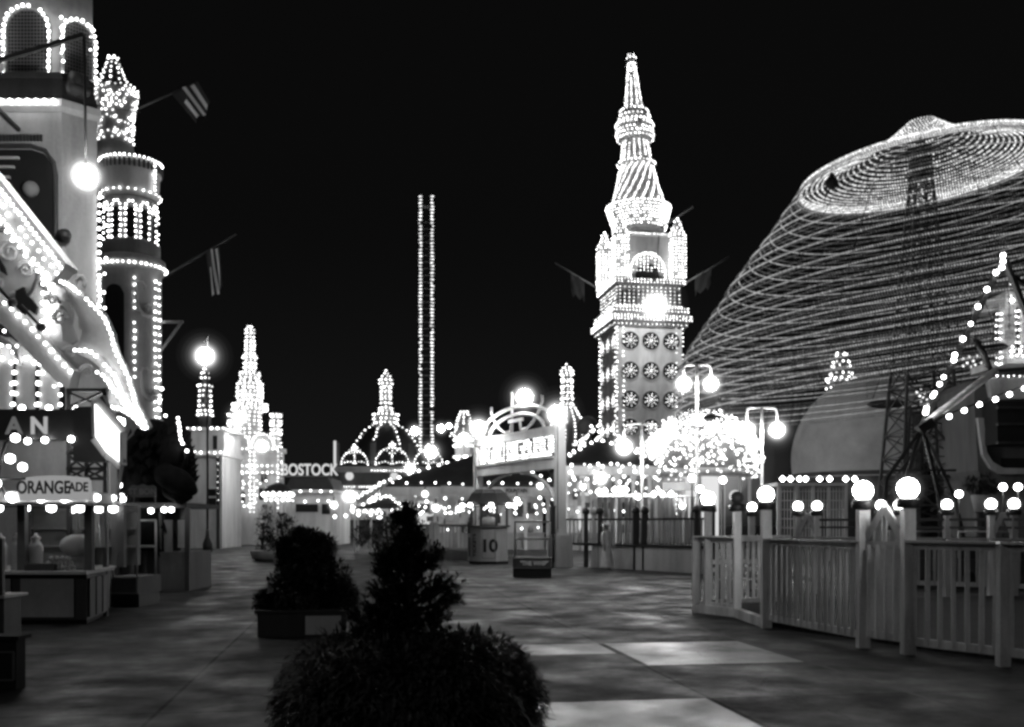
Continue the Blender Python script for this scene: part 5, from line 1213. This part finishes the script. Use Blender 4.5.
# ---- hip-roofed shop ranges in the middle
def hip(root, x0,x1,y0,y1,ze,zr,rx,mat='roof'):
    m = MB(); yc=(y0+y1)/2
    m.add([(x0,y0,ze),(x1,y0,ze),(x1,y1,ze),(x0,y1,ze),(rx-.3,yc,zr),(rx+.3,yc,zr),(x0,y0,ze-.15),(x1,y0,ze-.15),(x1,y1,ze-.15),(x0,y1,ze-.15)],
          [(0,1,5,4),(1,2,5),(2,3,4,5),(3,0,4),(6,7,1,0),(7,8,2,1),(8,9,3,2),(9,6,0,3),(9,8,7,6)])
    return m.build('roof',mat,root)
def shop(px0,px1,D,pye,pyr,pxr,label,rows,signs=(),nposts=6,depth=7,over=.6,back='hot'):
    a = At((px0+px1)/2,D); x,z,k = a.x,a.z,a.k
    t = thing('refreshment_pavilion',label,'pavilion',a.loc,0.05)
    ze = z(pye); X0,X1 = x(px0),x(px1)
    hip(t,X0-over,X1+over,-over,depth,ze,z(pyr)+ (depth/2)*.0,x(pxr))
    m = MB(); m.box(X0-over+.02,X1+over-.02,-over+.02,-over+.2,ze-.75,ze-.152); m.build('fascia','white',t)
    m = MB(); m.box(X0,X1,depth*.6,depth*.6+.2,0,ze-.16); m.build('back_wall','white',t)
    m = MB(); m.box(X0+.2,X1-.2,.2,1.0,0,1.05); m.box(X0+.1,X1-.1,.1,1.1,1.051,1.13); m.build('counter','cream',t)
    for i in range(nposts):
        xx = X0+(X1-X0)*i/(nposts-1); m = MB(); m.bar((xx,-.1,0),(xx,-.1,ze-.16),.22); m.box(xx-.2,xx+.2,-.3,.1,ze-.95,ze-.76); m.build('post','white',t)
    for i in range(nposts-1):
        xx = X0+(X1-X0)*(i+.5)/(nposts-1); ww = (X1-X0)/(nposts-1)*.36
        if i % 3 == 1:
            m = MB(); m.box(xx-ww,xx+ww,depth*.6-.12,depth*.6-.01,1.3,ze-1.0); m.build('lit_window' if i%2 else 'opening',back if i%2 else 'dusk',t)
    m = MB()
    m.line([(X0+.3,depth*.6-.8,2.5),(X1-.3,depth*.6-.8,2.5)],.8,.13,jit=.15); m.line([(X0+.3,depth*.6-.6,1.5),(X1-.3,depth*.6-.6,1.5)],1.3,.1,jit=.25)
    for py,st,r_,yy,ja in rows: m.line([(X0-over,yy,z(py)),(X1+over,yy,z(py))],st,r_,jit=ja)
    m.line([(X0-over,-over,ze+.1),(x(pxr),depth/2,z(pyr)+.15),(X1+over,-over,ze+.1)],.75,.17)
    m.build('bulb_trim','bulbhot',t)
    for i in range(nposts*3):
        xx = rnd.uniform(X0+.4,X1-.6); ww = rnd.uniform(.25,.9); zz = rnd.uniform(1.6,ze-1.6); m = MB(); m.box(xx,xx+ww,depth*.6-.3-.01*i,depth*.6-.26-.01*i,zz,zz+rnd.uniform(.3,.8)); m.build('wall_board',rnd.choice(['cream','dusk','wood','board']),t)
    for i in range(nposts*2):
        xx = rnd.uniform(X0+.4,X1-.6); m = MB(); m.lathe([(.12,1.131),(.2,1.2),(.17,1.45),(.06,1.6),(.02,1.7)],c=(xx,.6+.02*i),n=10); m.build('counter_jar',rnd.choice(['cream','grey','wood']),t)
    for body,pxs,pys,wpx,hpx in signs:
        m = MB(); m.box(x(pxs-wpx/2),x(pxs+wpx/2),-over-.1,-over-.02,z(pys+hpx/2),z(pys-hpx/2)); s_ = m.build('sign_board','board',t)
        if body: text(body,hpx*k*.75,s_,'inkl',(x(pxs),-over-.115,z(pys)),extrude=.008,fat=.015,sx=.8)
    return t
shop(390,548,66,485,449,487,'long dark hip-roofed pavilion seen through the sign arch, with a FOUNTAIN board',
     ((483.5,.9,.12,-.75,0),(494,1.3,.12,-.2,.2),(499,1.1,.15,1.2,.3),(506,.5,.13,.3,.12),(509,.7,.14,1.8,.2),(513,.9,.12,.4,.25)),(('FOUNTAIN',516,491,26,7),('',453,490.5,24,8),('B',491,490,5,5)),8)
shop(566,650,64,464,437,606,'dark hip-roofed pavilion blazing underneath, between the arch and the bulb-covered dome',
     ((466,.4,.13,-.7,.1),(470,.5,.15,-.5,.25),(475,.55,.15,-.1,.35),(480,.6,.15,.4,.35),(486,.7,.14,0,.3),(492,.7,.13,.2,.2)),(),6,back='hot')
for px,py,D_,rp,lab in ((601,478,61,5.2,'biggest lamp glaring under the blazing hip-roofed pavilion'),(583,487,60,2.4,'small lamp under the left end of the blazing pavilion'),(622,490,60,3.0,'lamp low under the middle of the blazing pavilion'),
        (540,486,60,2.6,'lamp under the dark pavilion just left of the right arch pillar'),(517,500,60,2.2,'lamp under the dark pavilion between booth and right arch pillar'),(425,494,60,2.6,'lamp under the left part of the dark pavilion, upper'),(436,508,60,3.0,'lamp under the left part of the dark pavilion, lower'),
        (459,509,60,2.6,'lamp left of the ticket booth under the dark pavilion'),(404,511,61,2.6,'lamp by the right foot of the small dark tent'),(349,496,70,5.0,'big lamp glaring at the domed hall porch'),(371,499,69,3.2,'lamp beside the slanting awning at the domed hall'),(334,505,70,3.0,'lamp at the left corner of the domed hall porch')):
    arc_lamp(px,py,D_,rp,lab,(px,py-9),mat='smallglobe')
# small dark tent
D = 62.0; a = At(383, D); x, z, k = a.x, a.z, a.k
t = thing('bulb_edged_tent', 'small dark pointed tent roof edged with bulbs, in front of the domed hall', 'tent', a.loc)
m = MB(); m.add([(x(356),-1.5,z(509)),(x(408),-1.5,z(509)),(x(408),2.5,z(509)),(x(356),2.5,z(509)),(x(388),.5,z(496))],[(0,1,4),(1,2,4),(2,3,4),(3,0,4),(3,2,1,0)]); m.build('canopy','roof',t)
m = MB(); m.box(x(357),x(407),-1.45,-1.4,z(512),z(509.1)); m.build('valance','white',t)
for px in (358,374,391,406):
    m = MB(); m.bar((x(px),-1.3,0),(x(px),-1.3,z(509.2)),.12); m.build('post','white',t)
m = MB(); m.line([(x(356),-1.6,z(509)),(x(388),.4,z(495.5)),(x(408),-1.6,z(509))],.45,.14); m.line([(x(356),-1.65,z(511)),(x(408),-1.65,z(511))],.42,.15); m.line([(x(340),-1.9,z(516)),(x(408),-1.9,z(516))],.7,.17,jit=.05); m.build('bulb_trim','bulb',t)
# pale slanting awning
t = thing('slanting_awning', 'glaring pale slanting awning beside the dark tent', 'awning', (gx(368,64),64,0)); k=64/F
m = MB(); m.add([(-14*k,0,gz(500,64)),(16*k,0,gz(482,64)),(18*k,1.5,gz(483,64)),(-8*k,1.5,gz(502,64))],[(0,1,2,3)]); q=m.build('awning_cloth','white',t); q.modifiers.new('thick','SOLIDIFY').thickness=.06
m = MB(); m.bar((-12*k,.8,0),(-12*k,.8,gz(501,64)),.1); m.bar((15*k,.8,0),(15*k,.8,gz(484,64)),.1); m.build('post','white',t)
m = MB(); m.line([(-14*k,-.15,gz(500,64)),(16*k,-.15,gz(482,64))],.32,.15); m.build('bulb_trim','bulb',t)
# ---- bulb-covered dome ride
D = 72.0; a = At(702, D); x, z, k = a.x, a.z, a.k
t = thing('bulb_dome', 'dome-shaped ride canopy smothered in hundreds of white bulbs', 'carousel', a.loc)
Rm = 54*k; pr = [(Rm*math.cos(PI/2*i/12), z(470)+ (470-419)*k*math.sin(PI/2*i/12)) for i in range(13)]
m = MB(); m.lathe([(Rm*.93*math.cos(PI/2*i/12)+.001, z(470)+51*.95*k*math.sin(PI/2*i/12)) for i in range(13)],n=40); m.build('canopy','grey',t)
m = MB()
for _ in range(2300):                       # sprays of bulbs bursting from the crown
    v = rdir(); v = V((v.x,v.y,v.z if v.z > -.35 else -v.z)); rr = rnd.choice((.86,.95,1.0,1.04,1.1))*rnd.uniform(.96,1.04)
    m.bulb((Rm*.98*rr*v.x,Rm*.98*rr*v.y,z(461)+46*k*rr*v.z),rnd.uniform(.08,.17))
m.build('bulb_trim','bulb',t)
halation(t,(0,0,z(462)),Rm*.98,.2)
m = MB(); m.lathe([(Rm*.98,z(477)),(Rm*.98,z(471)),(Rm*.9,z(470))],n=40); m.build('rim_band','white',t)
for j in range(14):
    q = 2*PI*j/14; m = MB(); m.bar((Rm*.88*math.cos(q),Rm*.88*math.sin(q),.3),(Rm*.88*math.cos(q),Rm*.88*math.sin(q),z(477)),.16); m.build('post','white',t)
m = MB(); m.lathe([(Rm*.95,0),(Rm*.95,.35),(.01,.36)],n=32); m.build('platform','dusk',t)
m = MB(); m.lathe([(1.2,.36),(1.2,z(478)),(1.5,z(477.5))],n=16); m.build('drum','hot',t)
# streaming garland of bulbs left of the dome joining the pavilion
D = 78.0; a = At(600, D); x, z, k = a.x, a.z, a.k
t = thing('bulb_garland', 'tangled garland of bulbs strung on poles at the foot of the tallest tower', 'garland', a.loc)
m = MB()
for px in (572,590,612,640,652): m.bar((x(px),0,0),(x(px),0,z(432 if px in (590,612) else 445)),.14)
m.build('pole','iron',t)
m = MB()
for (A,B,s_) in (((568,455),(590,432),3),((590,428),(612,428),4),((612,430),(640,452),3),((572,446),(600,424),2),((640,448),(655,440),2),((575,462),(598,438),2)):
    pts=[]; 
    for i in range(9): w=i/8; pts.append(a.p(A[0]*(1-w)+B[0]*w, A[1]*(1-w)+B[1]*w+s_*math.sin(PI*w),0))
    m.line(pts,.36,.17,jit=.15)
m.build('bulb_trim','bulb',t)
# ---- white lattice pavilion & colonnade
D = 46.0; a = At(822, D); x, z, k = a.x, a.z, a.k
t = thing('lattice_pavilion', 'low white trellis pavilion with small globes along its roof edge, behind the inner fence', 'pavilion', a.loc)
m = MB(); m.box(x(776),x(846),-.3,3,z(486),z(483)); m.build('roof_edge','white',t)
for px in (778,796,812,828,845):
    m = MB(); m.bar((x(px),-.1,0),(x(px),-.1,z(486)-.001),.14); m.build('post','white',t)
m = MB()
for i in range(23): m.bar((x(778+i*3.05),-.05,1.0),(x(778+i*3.05),-.05,z(486.2)),.035)
for i in range(6): m.bar((x(778),-.08,1.1+i*.42),(x(845),-.08,1.1+i*.42),.035)
m.build('lattice','white',t)
m = MB()
for px in (782,790,799,805,819,829,845,854): m.bulb((x(px),-.1,z(479)),.19)
m.build('roof_globe','smallglobe',t)
m = MB(); m.box(x(846.5),x(862),-.2,2.5,0,z(489)); m.build('dark_bay','wood',t)
D = 52.0; a = At(640, D); x, z, k = a.x, a.z, a.k
t = thing('white_colonnade', 'row of slim white columns behind the far balustrade', 'colonnade', a.loc)
for px in (600,606,612,620,627,633,640,652,664,668,674,680,686,692):
    m = MB(); m.lathe([(.12,0),(.12,z(498)),(.16,z(497.8)),(.16,z(497))],c=(x(px),0),n=8); m.build('column','white',t)
m = MB(); m.box(x(597),x(650),-.2,.2,z(496.9),z(494)); m.box(x(662),x(694),-.2,.2,z(497-.1),z(495)); m.build('beam','white',t)
m = MB()
for px,py in ((598,492),(604,491),(614,490),(619,489),(625,490),(653,494),(661,494),(670,494),(681,506),(637,497)): m.bulb((x(px),-.4,z(py)),.22)
m.build('bulb_trim','smallglobe',t)
m = MB(); m.box(x(664),x(700),.5,.6,z(490),z(482)); m.build('sign_board','grey',t)
# ---- tee-armed double lamps
def double_lamp(px, D, ptop, pxl, pxr, pyg, rpx, label):
    a = At(px,D); x,z,k = a.x,a.z,a.k
    t = thing('double_lamp', label, 'lamp post', a.loc, 0, 'tee-armed double globe lamp posts')
    m = MB(); m.lathe([(.2,0),(.2,.3),(.12,.5),(.08,1.2),(.065,z(ptop))],n=10); m.build('post','white',t)
    m = MB()
    for pg in (pxl,pxr):
        xx = x(pg); m.tube([(0,0,z(ptop)),(xx*.75,0,z(ptop)),(xx*.97,0,z(ptop+1.5)),(xx,0,z(ptop+5)),(xx,0,z(pyg)+rpx*k)],.05,8)
    m.build('arm','white',t)
    for pg in (pxl,pxr):
        MB().sphere((x(pg),0,z(pyg)),rpx*k,20,12).build('globe','arc',t)
        halation(t,(x(pg),0,z(pyg)),rpx*k*1.5)
    return t
double_lamp(697,50,365,684,711,384,6.4,'highest double globe lamp post, just right of the tallest tower')
double_lamp(762,50,408,747,777,430,6.8,'double globe lamp post standing clear, right of the bulb-covered dome')
double_lamp(642,50,424,624,657,447,7.0,'double globe lamp post in front of the blazing hip-roofed pavilion')
# ================================================================== RIGHT: CIRCLE SWING
D = 60.0; a = At(921, D); x, z, k = a.x, a.z, a.k
t = thing('circle_swing', 'giant circle swing ride, lattice mast under flaring light trails built as rings of bulbs', 'swing ride', a.loc)
tilt = math.tan(math.radians(6.5))
def Pt(R_, q, zz): return V((R_*math.cos(q), R_*math.sin(q), zz+tilt*R_*math.cos(q)))
zt0, zhub = z(122), z(152)
m = MB()
for sx in (-1,1):
    for sy in (-1,1):
        m.bar((sx*2.1,sy*2.1,0),(sx*.36,sy*.36,zhub),.17)
nst = 17
for i in range(nst):
    z0 = zhub*(1-(1-i/nst)**1.0); z1 = zhub*((i+1)/nst)
    w0 = 2.1+(.36-2.1)*z0/zhub; w1 = 2.1+(.36-2.1)*z1/zhub
    for q in range(4):
        c0 = [(-1,-1),(1,-1),(1,1),(-1,1)][q]; c1 = [(1,-1),(1,1),(-1,1),(-1,-1)][q]
        m.bar((c0[0]*w0,c0[1]*w0,z0),(c1[0]*w1,c1[1]*w1,z1),.075); m.bar((c1[0]*w0,c1[1]*w0,z0),(c0[0]*w1,c0[1]*w1,z1),.06); m.bar((c0[0]*w1,c0[1]*w1,z1),(c1[0]*w1,c1[1]*w1,z1),.07)
m.build('lattice_mast','mastiron',t)
m = MB(); m.lathe([(.1,zhub+.9),(.08,zt0+.3),(.01,zt0+.6)],n=8); m.lathe([(.5,zhub-1.5),(.75,zhub-.9),(.5,zhub-.5),(.55,zhub),(.85,zhub+.1),(.4,zhub+.35),(.1,zhub+.9)],n=14); m.build('hub','iron',t)
# base trestle
m = MB()
for sx in (-1,1):
    m.bar((sx*2.0,-2.0,0),(sx*1.3,-1.7,z(410)),.16); m.bar((sx*2.3,-2.0,z(478)),(-sx*.2,-1.8,z(425)),.12)
m.bar((-2.3,-2.05,z(479)),(3.3,-2.05,z(477)),.2); m.bar((-1.9,-2.1,z(478)),(.3,-2.1,z(512)),.1); m.bar((1.9,-2.1,z(478)),(-.3,-2.1,z(512)),.1)
m.build('base_trestle','mastiron',t)
zw = 22.9                                    # wheel plane
NC = 24; R0 = 6.9
rim = [(6.9,zw),(7.3,22.5),(9.06,20.1),(10.9,17.9),(12.7,15.4),(14.0,13.6),(14.6,12.2),(14.6,10.8),(14.4,9.4)]
m = MB()
for i in range(NC):
    q = 2*PI*(i+.5)/NC; m.tube([Pt(.4,q,zhub+.1),Pt(R0*.5,q,zw+.75),Pt(R0,q,zw+.02)],.035,4)
    m.tube([Pt(.12,q,zw+2.9),Pt(R0*.3,q,zw+1.66),Pt(R0*.98,q,zw+.1)],.02,4)
m.build('top_spoke','iron',t)
for i in range(NC):
    q = 2*PI*(i+.5)/NC; m = MB(); m.tube([Pt(R_,q,zz) for R_,zz in rim[:8]],.022,4); m.build('hanging_cable','iron',t)
def at_rim(f):
    s_ = f*(len(rim)-1); i = min(int(s_),len(rim)-2); w = s_-i; return rim[i][0]*(1-w)+rim[i+1][0]*w, rim[i][1]*(1-w)+rim[i+1][1]*w
for i in range(21):                          # light trails of the hat-shaped top, built as added bulb rings
    f = (i+1)/21; R_ = .5+(R0-.5)*f; hh = zw+3.1*(1-f)**1.75+.05
    m = MB(); n = max(16,int(2*PI*R_/.17))
    for j in range(n): m.bulb(Pt(R_,2*PI*j/n,hh),.085)
    m.build('top_trail_ring','lighttrailhot',t)
m = MB(); n = 300
for row in (-.12,.05,.22):
    for j in range(n): m.bulb(Pt(R0+.05,2*PI*(j+row)/n,zw-.1+row*.9),.11)
m.build('rim_trail_ring','lighttrailhot',t)
NR = 69
for i in range(NR):                          # light trails of the turning bulbs, built as added bulb rings
    f = (i+.8)/NR; R_,zz = at_rim(f); m = MB(); n = int(2*PI*R_/.13); ph = rnd.random(); t1 = rnd.uniform(-.008,.008); t2 = rnd.uniform(-.008,.008)
    strong = i % 3 == 0
    for j in range(n):
        q = 2*PI*(j+ph)/n; p = Pt(R_,q,zz); p.z += R_*(t1*math.cos(q)+t2*math.sin(q)); m.bulb(p,(.075 if strong else .06)*rnd.uniform(.85,1.15))
    m.build('light_trail_ring','lighttrail' if strong else 'lighttraildim',t)
for j in range(6):
    q = 2*PI*j/6+.3; R_,zz = rim[-1]; c = Pt(14.2,q,10.2); tg = V((-math.sin(q),math.cos(q),0))
    m = MB(); pts = [c+tg*u for u in (-1.4,-1.1,-.6,0,.6,1.1,1.4)]; m.tube(pts,[.05,.22,.32,.34,.32,.22,.05],12); g_ = m.build('gondola','iron',t)
    m = MB(); m.tube([c+tg*-1.0+V((0,0,.4)),Pt(14.0,q,13.6)],.025,4); m.tube([c+tg*1.0+V((0,0,.4)),Pt(14.0,q,13.6)],.025,4); m.build('suspension_cable','iron',g_)
o_ = thing('dark_signal_ball','unlit black round lamp hung on a stay at the left edge of the swing wheel','lamp',(gx(832,52),52,gz(183,52)))
MB().sphere((0,0,0),.33,16,10).build('globe','void',o_); MB().lathe([(.12,.3),(.16,.36),(.1,.5),(.02,.55)],n=10).build('cap','iron',o_); MB().tube([(-.1,0,-.3),(-.35,0,-.75)],.05,6).build('stay','iron',o_)
MB().tube([(0,0,.5),(0,0,1.0),(4.4,7.5,1.6)],.012,4).build('hanging_wire','iron',o_)
# ---- captive flyer: dark tilted truss with lamps
D = 40.0; a = At(925, D); x, z, k = a.x, a.z, a.k
t = thing('crane_ride', 'black tilted truss boom carrying a row of bare globe bulbs, at the right edge', 'ride', a.loc)
m = MB(); m.bar(a.p(1004,258),a.p(921,428),.2); m.bar(a.p(1004,258),a.p(1060,372,.6),.2); m.bar(a.p(1008,268,.3),a.p(1060,300,.6),.14); m.build('boom','iron',t)
m = MB(); m.tube([a.p(969,337,.05),a.p(978,342,.05),a.p(985,354,.05),a.p(989,366,.05),a.p(993,371,.05)],.13,8); m.build('curved_brace','iron',t)
m = MB(); m.bar(a.p(993,371,.1),a.p(1070,364,.4),.13); m.build('stay_beam','iron',t)
m = MB(); m.tube([a.p(924,424,-.1),a.p(996,370,.02)],.15,10); m.build('strut_pipe','steel',t)
m = MB(); m.bar(a.p(917,431,-.15),a.p(930,422,-.15),.42,.36); m.build('pivot_block','iron',t)
m = MB()
for px,py in ((888,478),(902,500),(946,492),(966,500)): m.tube([a.p(922,428,-.1), a.p(px,py,.3+ (px-900)*.01), a.p(px-4 if px<920 else px+6,560,.3)],.09,6)
m.bar(a.p(893,470,.2),a.p(958,470,.2),.09)
m.build('trestle_leg','iron',t)
m = MB(True)
for px,py,r_ in ((1001,257,3.2),(1001,263,3.2),(1000,269,3.2),(994,274,3.5),(985,291,3.6),(976,308,3.4),(969,325,2.8),(961,340,3.6),(953,356,3.4),(952,361,3.4),(942,378,2.8),(938,385,3),(933,394,2.8),(931,397,2.8),(924,413,3.6),(925,409,3.2)): m.bulb(a.p(px-1,py,-.25),r_*k)
for px,py in ((947,417),(962,411),(977,405),(993,400),(1007,395),(1022,389),(1036,384)): m.bulb(a.p(px,py,-.2),3.5*k)
m.build('boom_globe','smallglobe',t)
m = MB(); m.tube([a.p(926,425,-.1),a.p(947,414,-.2),a.p(993,397,-.2),a.p(1040,380,-.2)],.04,6); m.build('lamp_cable','iron',t)
# building at the right edge
D = 54.0; a = At(1000, D); x, z, k = a.x, a.z, a.k
t = thing('balcony_building', 'pale building with a bright columned balcony, cut off by the right edge', 'building', a.loc)
m = MB(); m.prism(a.poly([(984,560),(984,478),(980,470),(978,440),(976,400),(976,385),(982,378),(986,388),(990,376),(1100,376),(1100,560)]),.2,5); m.build('wall','dusk',t)
m = MB(); m.box(x(996),x(1100),-1.2,3,z(367),z(360)); m.build('balcony_floor','white',t)
m = MB(); m.box(x(996),x(1100),-1.1,2.8,z(306),z(296)); m.build('balcony_beam','white',t)
for px,w_ in ((1002,5),(1021,3),(1040,5)):
    m = MB(); m.box(x(px-w_),x(px+w_),-.9,-.2,z(359.8),z(306.2)); m.build('column','white',t)
m = MB(); m.box(x(1008),x(1100),1.6,1.8,z(359.8),z(306.2)); m.build('recess','wood',t)
m = MB(); m.prism([(x(994),z(296)),(x(1100),z(296)),(x(1100),z(262)),(x(1012),z(276))],-1.3,3); m.build('roof','roof',t)
m = MB(); m.prism(a.poly([(977,418),(982,455),(990,468),(1000,474),(1100,474),(1100,470),(1003,468),(992,462),(986,452),(983,418)]),-.1,.19); m.build('scrolled_bracket','cream',t)
m = MB(); m.prism(a.poly([(986,378),(1100,378),(1100,398),(990,400)]),-.3,.19); m.build('upper_wall','cream',t)
m = MB(); m.box(x(984),x(1100),-1.5,.19,z(446),z(404)); m.build('shaded_gallery','void',t)
for py in (410,426,444):
    m = MB(); m.box(x(982),x(1100),-1.8,-1.51,z(py+2.5),z(py)); m.build('gallery_rail','wood',t)
m = MB(); m.box(x(1003),x(1100),.1,.19,z(474),z(458)); m.build('window','void',t)
m = MB(); m.line([(x(997),-1.6,z(361)),(x(1100),-1.6,z(361))],.3,.09); m.line([(x(997),-1.5,z(303)),(x(1100),-1.5,z(303))],.4,.09); m.line([(x(997),-1.6,z(352)),(x(1100),-1.6,z(352))],.5,.09); m.line([(x(988),-.4,z(377)),(x(1100),-.4,z(377))],.3,.07)
for px in (991,994,996): m.line([(x(px),-.6,z(316)),(x(px),-.6,z(366))],.33,.075)
for px in (1013,1016): m.line([(x(px),-.3,z(312)),(x(px),-.3,z(356))],.33,.08)
m.line([(x(999),-1.3,z(290)),(x(1004),-1.3,z(284))],.2,.1)
m.build('bulb_trim','bulbhot',t)
m = MB()
for px in (996,1004,1013,1022,1034,1048): m.bulb((x(px),-1.75,z(308)),.17); m.bulb((x(px),-1.75,z(357)),.15)
m.build('bulb_trim','smallglobe',t)
# dim bulb clusters of things beyond
D = 84.0
for cx,cy,pts,lab in ((918,398,[(914,393),(918,391),(922,394),(920,398),(924,400),(918,402),(925,405),(922,408),(917,397),(928,396)],'small stepped crest of bulbs behind the black boom, upper one'),
                  (947,445,[(940,429),(944,434),(948,440),(943,442),(950,436),(952,445),(946,448),(942,450),(950,452),(944,455),(949,458),(941,436)],'small stepped crest of bulbs under the boom pivot, lower one'),
                  (968,366,[(960,360),(966,358),(970,362),(974,357),(964,364),(972,366),(978,364),(968,368),(960,367)],'small spray of bulbs right of the boom')):
    a = At(cx,D); t = thing('bulb_crest',lab,'finial',a.loc,0,'small bulb-edged crests beyond the swing')
    m = MB(); m.lathe([(6*a.k,0),(6*a.k,a.z(cy+12)),(4*a.k,a.z(cy)),(.2,a.z(cy-14))],n=8,sm=False); m.build('shaft','iron',t)
    m = MB(); [m.bulb(a.p(px,py,-7*a.k),.17) for px,py in pts]; m.build('bulb_trim','bulbdim',t)
# rear deck clutter and far lamps
D = 40.0; a = At(965, D); x, z, k = a.x, a.z, a.k
t = thing('potted_palm','dark bushy plant in a pale tub on the deck, below the shaded gallery','plant',(gx(980,38),38,0))
kk = 38/F; m = MB()
for px,py,rp in ((978,486,9),(986,482,9),(970,484,7),(993,486,7),(982,490,9)): clump(m,((px-980)*kk,0,gz(py,38)),rp*kk,220,.16,.06)
m.build('crown','leafdark',t); m = MB(); m.lathe([(.2,gz(512,38)),(.33,gz(496,38)),(.3,gz(495,38))],n=14); m.build('tub','cream',t); m = MB(); m.tube([(0,0,0),(0,0,gz(512,38))],.18,8); m.tube([(0,0,gz(496,38)),(.05,0,gz(486,38))],.07,6); m.build('stand','wood',t)
for px,py,D_,r_,lab in ((959,494,33,3.6,'bare globe lamp on a thin pole above the deck fence, left of the tubbed plant'),(1003,487,34,3.6,'left globe of three close lamps near the right edge, upper row'),(1018,487,34,3.6,'middle globe of the upper lamps near the right edge'),(700,489,34,3.4,'small globe lamp behind the left end of the near fence'),(692,478,40,3.6,'hazy globe lamp under the bulb-covered dome, left side'),(735,496,34,6,'pale dim globe behind the dark unlit globe'),(723,480,40,3.4,'hazy globe lamp under the bulb-covered dome, right side')):
    tt = thing('pole_lamp',lab,'lamp',(gx(px,D_),D_,0),0,'globe lamps on thin poles beyond the fences')
    MB().tube([(0,0,0),(0,0,gz(py,D_)-r_*D_/F)],.035,6).build('pole','iron',tt); MB().sphere((0,0,gz(py,D_)),r_*D_/F,16,10).build('globe','smallglobe' if r_ < 5 else 'hot',tt)
m = MB(); u_ = 5.46; dv = V((-math.sin(.1505),math.cos(.1505),0)); un = V((math.cos(.1505),math.sin(.1505),0))
m.v = [tuple(un*(u_+s_*.03)+dv*d_+V((0,0,.004))) for d_,s_ in ((6,-1),(6,1),(40,1),(40,-1))]; m.f = [(0,1,2,3)]; m.m=[0]; m.smooth=[False]; m.build('promenade_joint','inkl',kind='structure')
# ---- wires overhead
for p0,p1,D_,lab in (((140,112),(-20,60),30,'thin cable from the slender tower to the round tower'),):
    t = MB().tube([(gx(p0[0],38),38,gz(p0[1],38)),(gx(60,33),33,gz(100,33)),(gx(p1[0],26),26,gz(p1[1],26))],.012,4).build('overhead_cable','wire'); tag(t,lab,'cable')
# ================================================================== CAMERA, SKY, LIGHT
sc = bpy.context.scene
cam = bpy.data.cameras.new('camera'); co = bpy.data.objects.new('camera', cam); C.objects.link(co)
cam.sensor_fit = 'HORIZONTAL'; cam.sensor_width = 36.0; cam.lens = 36.0*F/1024.0
cam.shift_x = 0.0; cam.shift_y = (HZ-363.5)/1024.0; cam.clip_start = 0.1; cam.clip_end = 3000
co.location = (0,0,H); co.rotation_euler = (PI/2,0,0); sc.camera = co
w = bpy.data.worlds.new('World'); sc.world = w; w.use_nodes = True; nt = w.node_tree; nt.nodes.clear()
out = nt.nodes.new('ShaderNodeOutputWorld'); bg = nt.nodes.new('ShaderNodeBackground'); bg2 = nt.nodes.new('ShaderNodeBackground'); ad = nt.nodes.new('ShaderNodeAddShader')
sky = nt.nodes.new('ShaderNodeTexSky'); sky.sky_type = 'NISHITA'; sky.sun_disc = False; sky.sun_elevation = math.radians(25); sky.sun_rotation = math.radians(215)
bw = nt.nodes.new('ShaderNodeRGBToBW'); nt.links.new(sky.outputs[0], bw.inputs[0]); nt.links.new(bw.outputs[0], bg.inputs['Color']); bg.inputs['Strength'].default_value = 0.0002
bg2.inputs['Color'].default_value = (1,1,1,1); bg2.inputs['Strength'].default_value = 0.0024
tcw = nt.nodes.new('ShaderNodeTexCoord'); sxyz = nt.nodes.new('ShaderNodeSeparateXYZ'); gr = nt.nodes.new('ShaderNodeMapRange'); gr.interpolation_type = 'SMOOTHSTEP'
gr.inputs['From Min'].default_value = -.02; gr.inputs['From Max'].default_value = .3; gr.inputs['To Min'].default_value = .0065; gr.inputs['To Max'].default_value = .0026
nt.links.new(tcw.outputs['Generated'], sxyz.inputs[0]); nt.links.new(sxyz.outputs['Z'], gr.inputs['Value']); nt.links.new(gr.outputs[0], bg2.inputs['Strength'])
nt.links.new(bg.outputs[0], ad.inputs[0]); nt.links.new(bg2.outputs[0], ad.inputs[1]); nt.links.new(ad.outputs[0], out.inputs['Surface'])
sl = bpy.data.lights.new('added_fill_sun','SUN'); sl.energy = 0.1; sl.angle = math.radians(0.5); so = bpy.data.objects.new('added_fill_sun', sl); C.objects.link(so); so.rotation_euler = (math.radians(65),0,math.radians(-35)); so.location = (0,0,60)  # sun lamp without visible source, added as fill to lift the near fence
sc.view_settings.view_transform = 'Standard'; sc.view_settings.look = 'None'; sc.view_settings.exposure = 0; sc.view_settings.gamma = 1
cy = sc.cycles; cy.max_bounces = 5; cy.diffuse_bounces = 2; cy.glossy_bounces = 2; cy.transmission_bounces = 2; cy.volume_bounces = 0; cy.transparent_max_bounces = 24
cy.sample_clamp_indirect = 4.0; cy.sample_clamp_direct = 0.0; cy.use_light_tree = True; cy.caustics_reflective = False; cy.caustics_refractive = False
cy.use_denoising = True; cy.pixel_filter_type = 'BLACKMAN_HARRIS'; cy.filter_width = 2.9
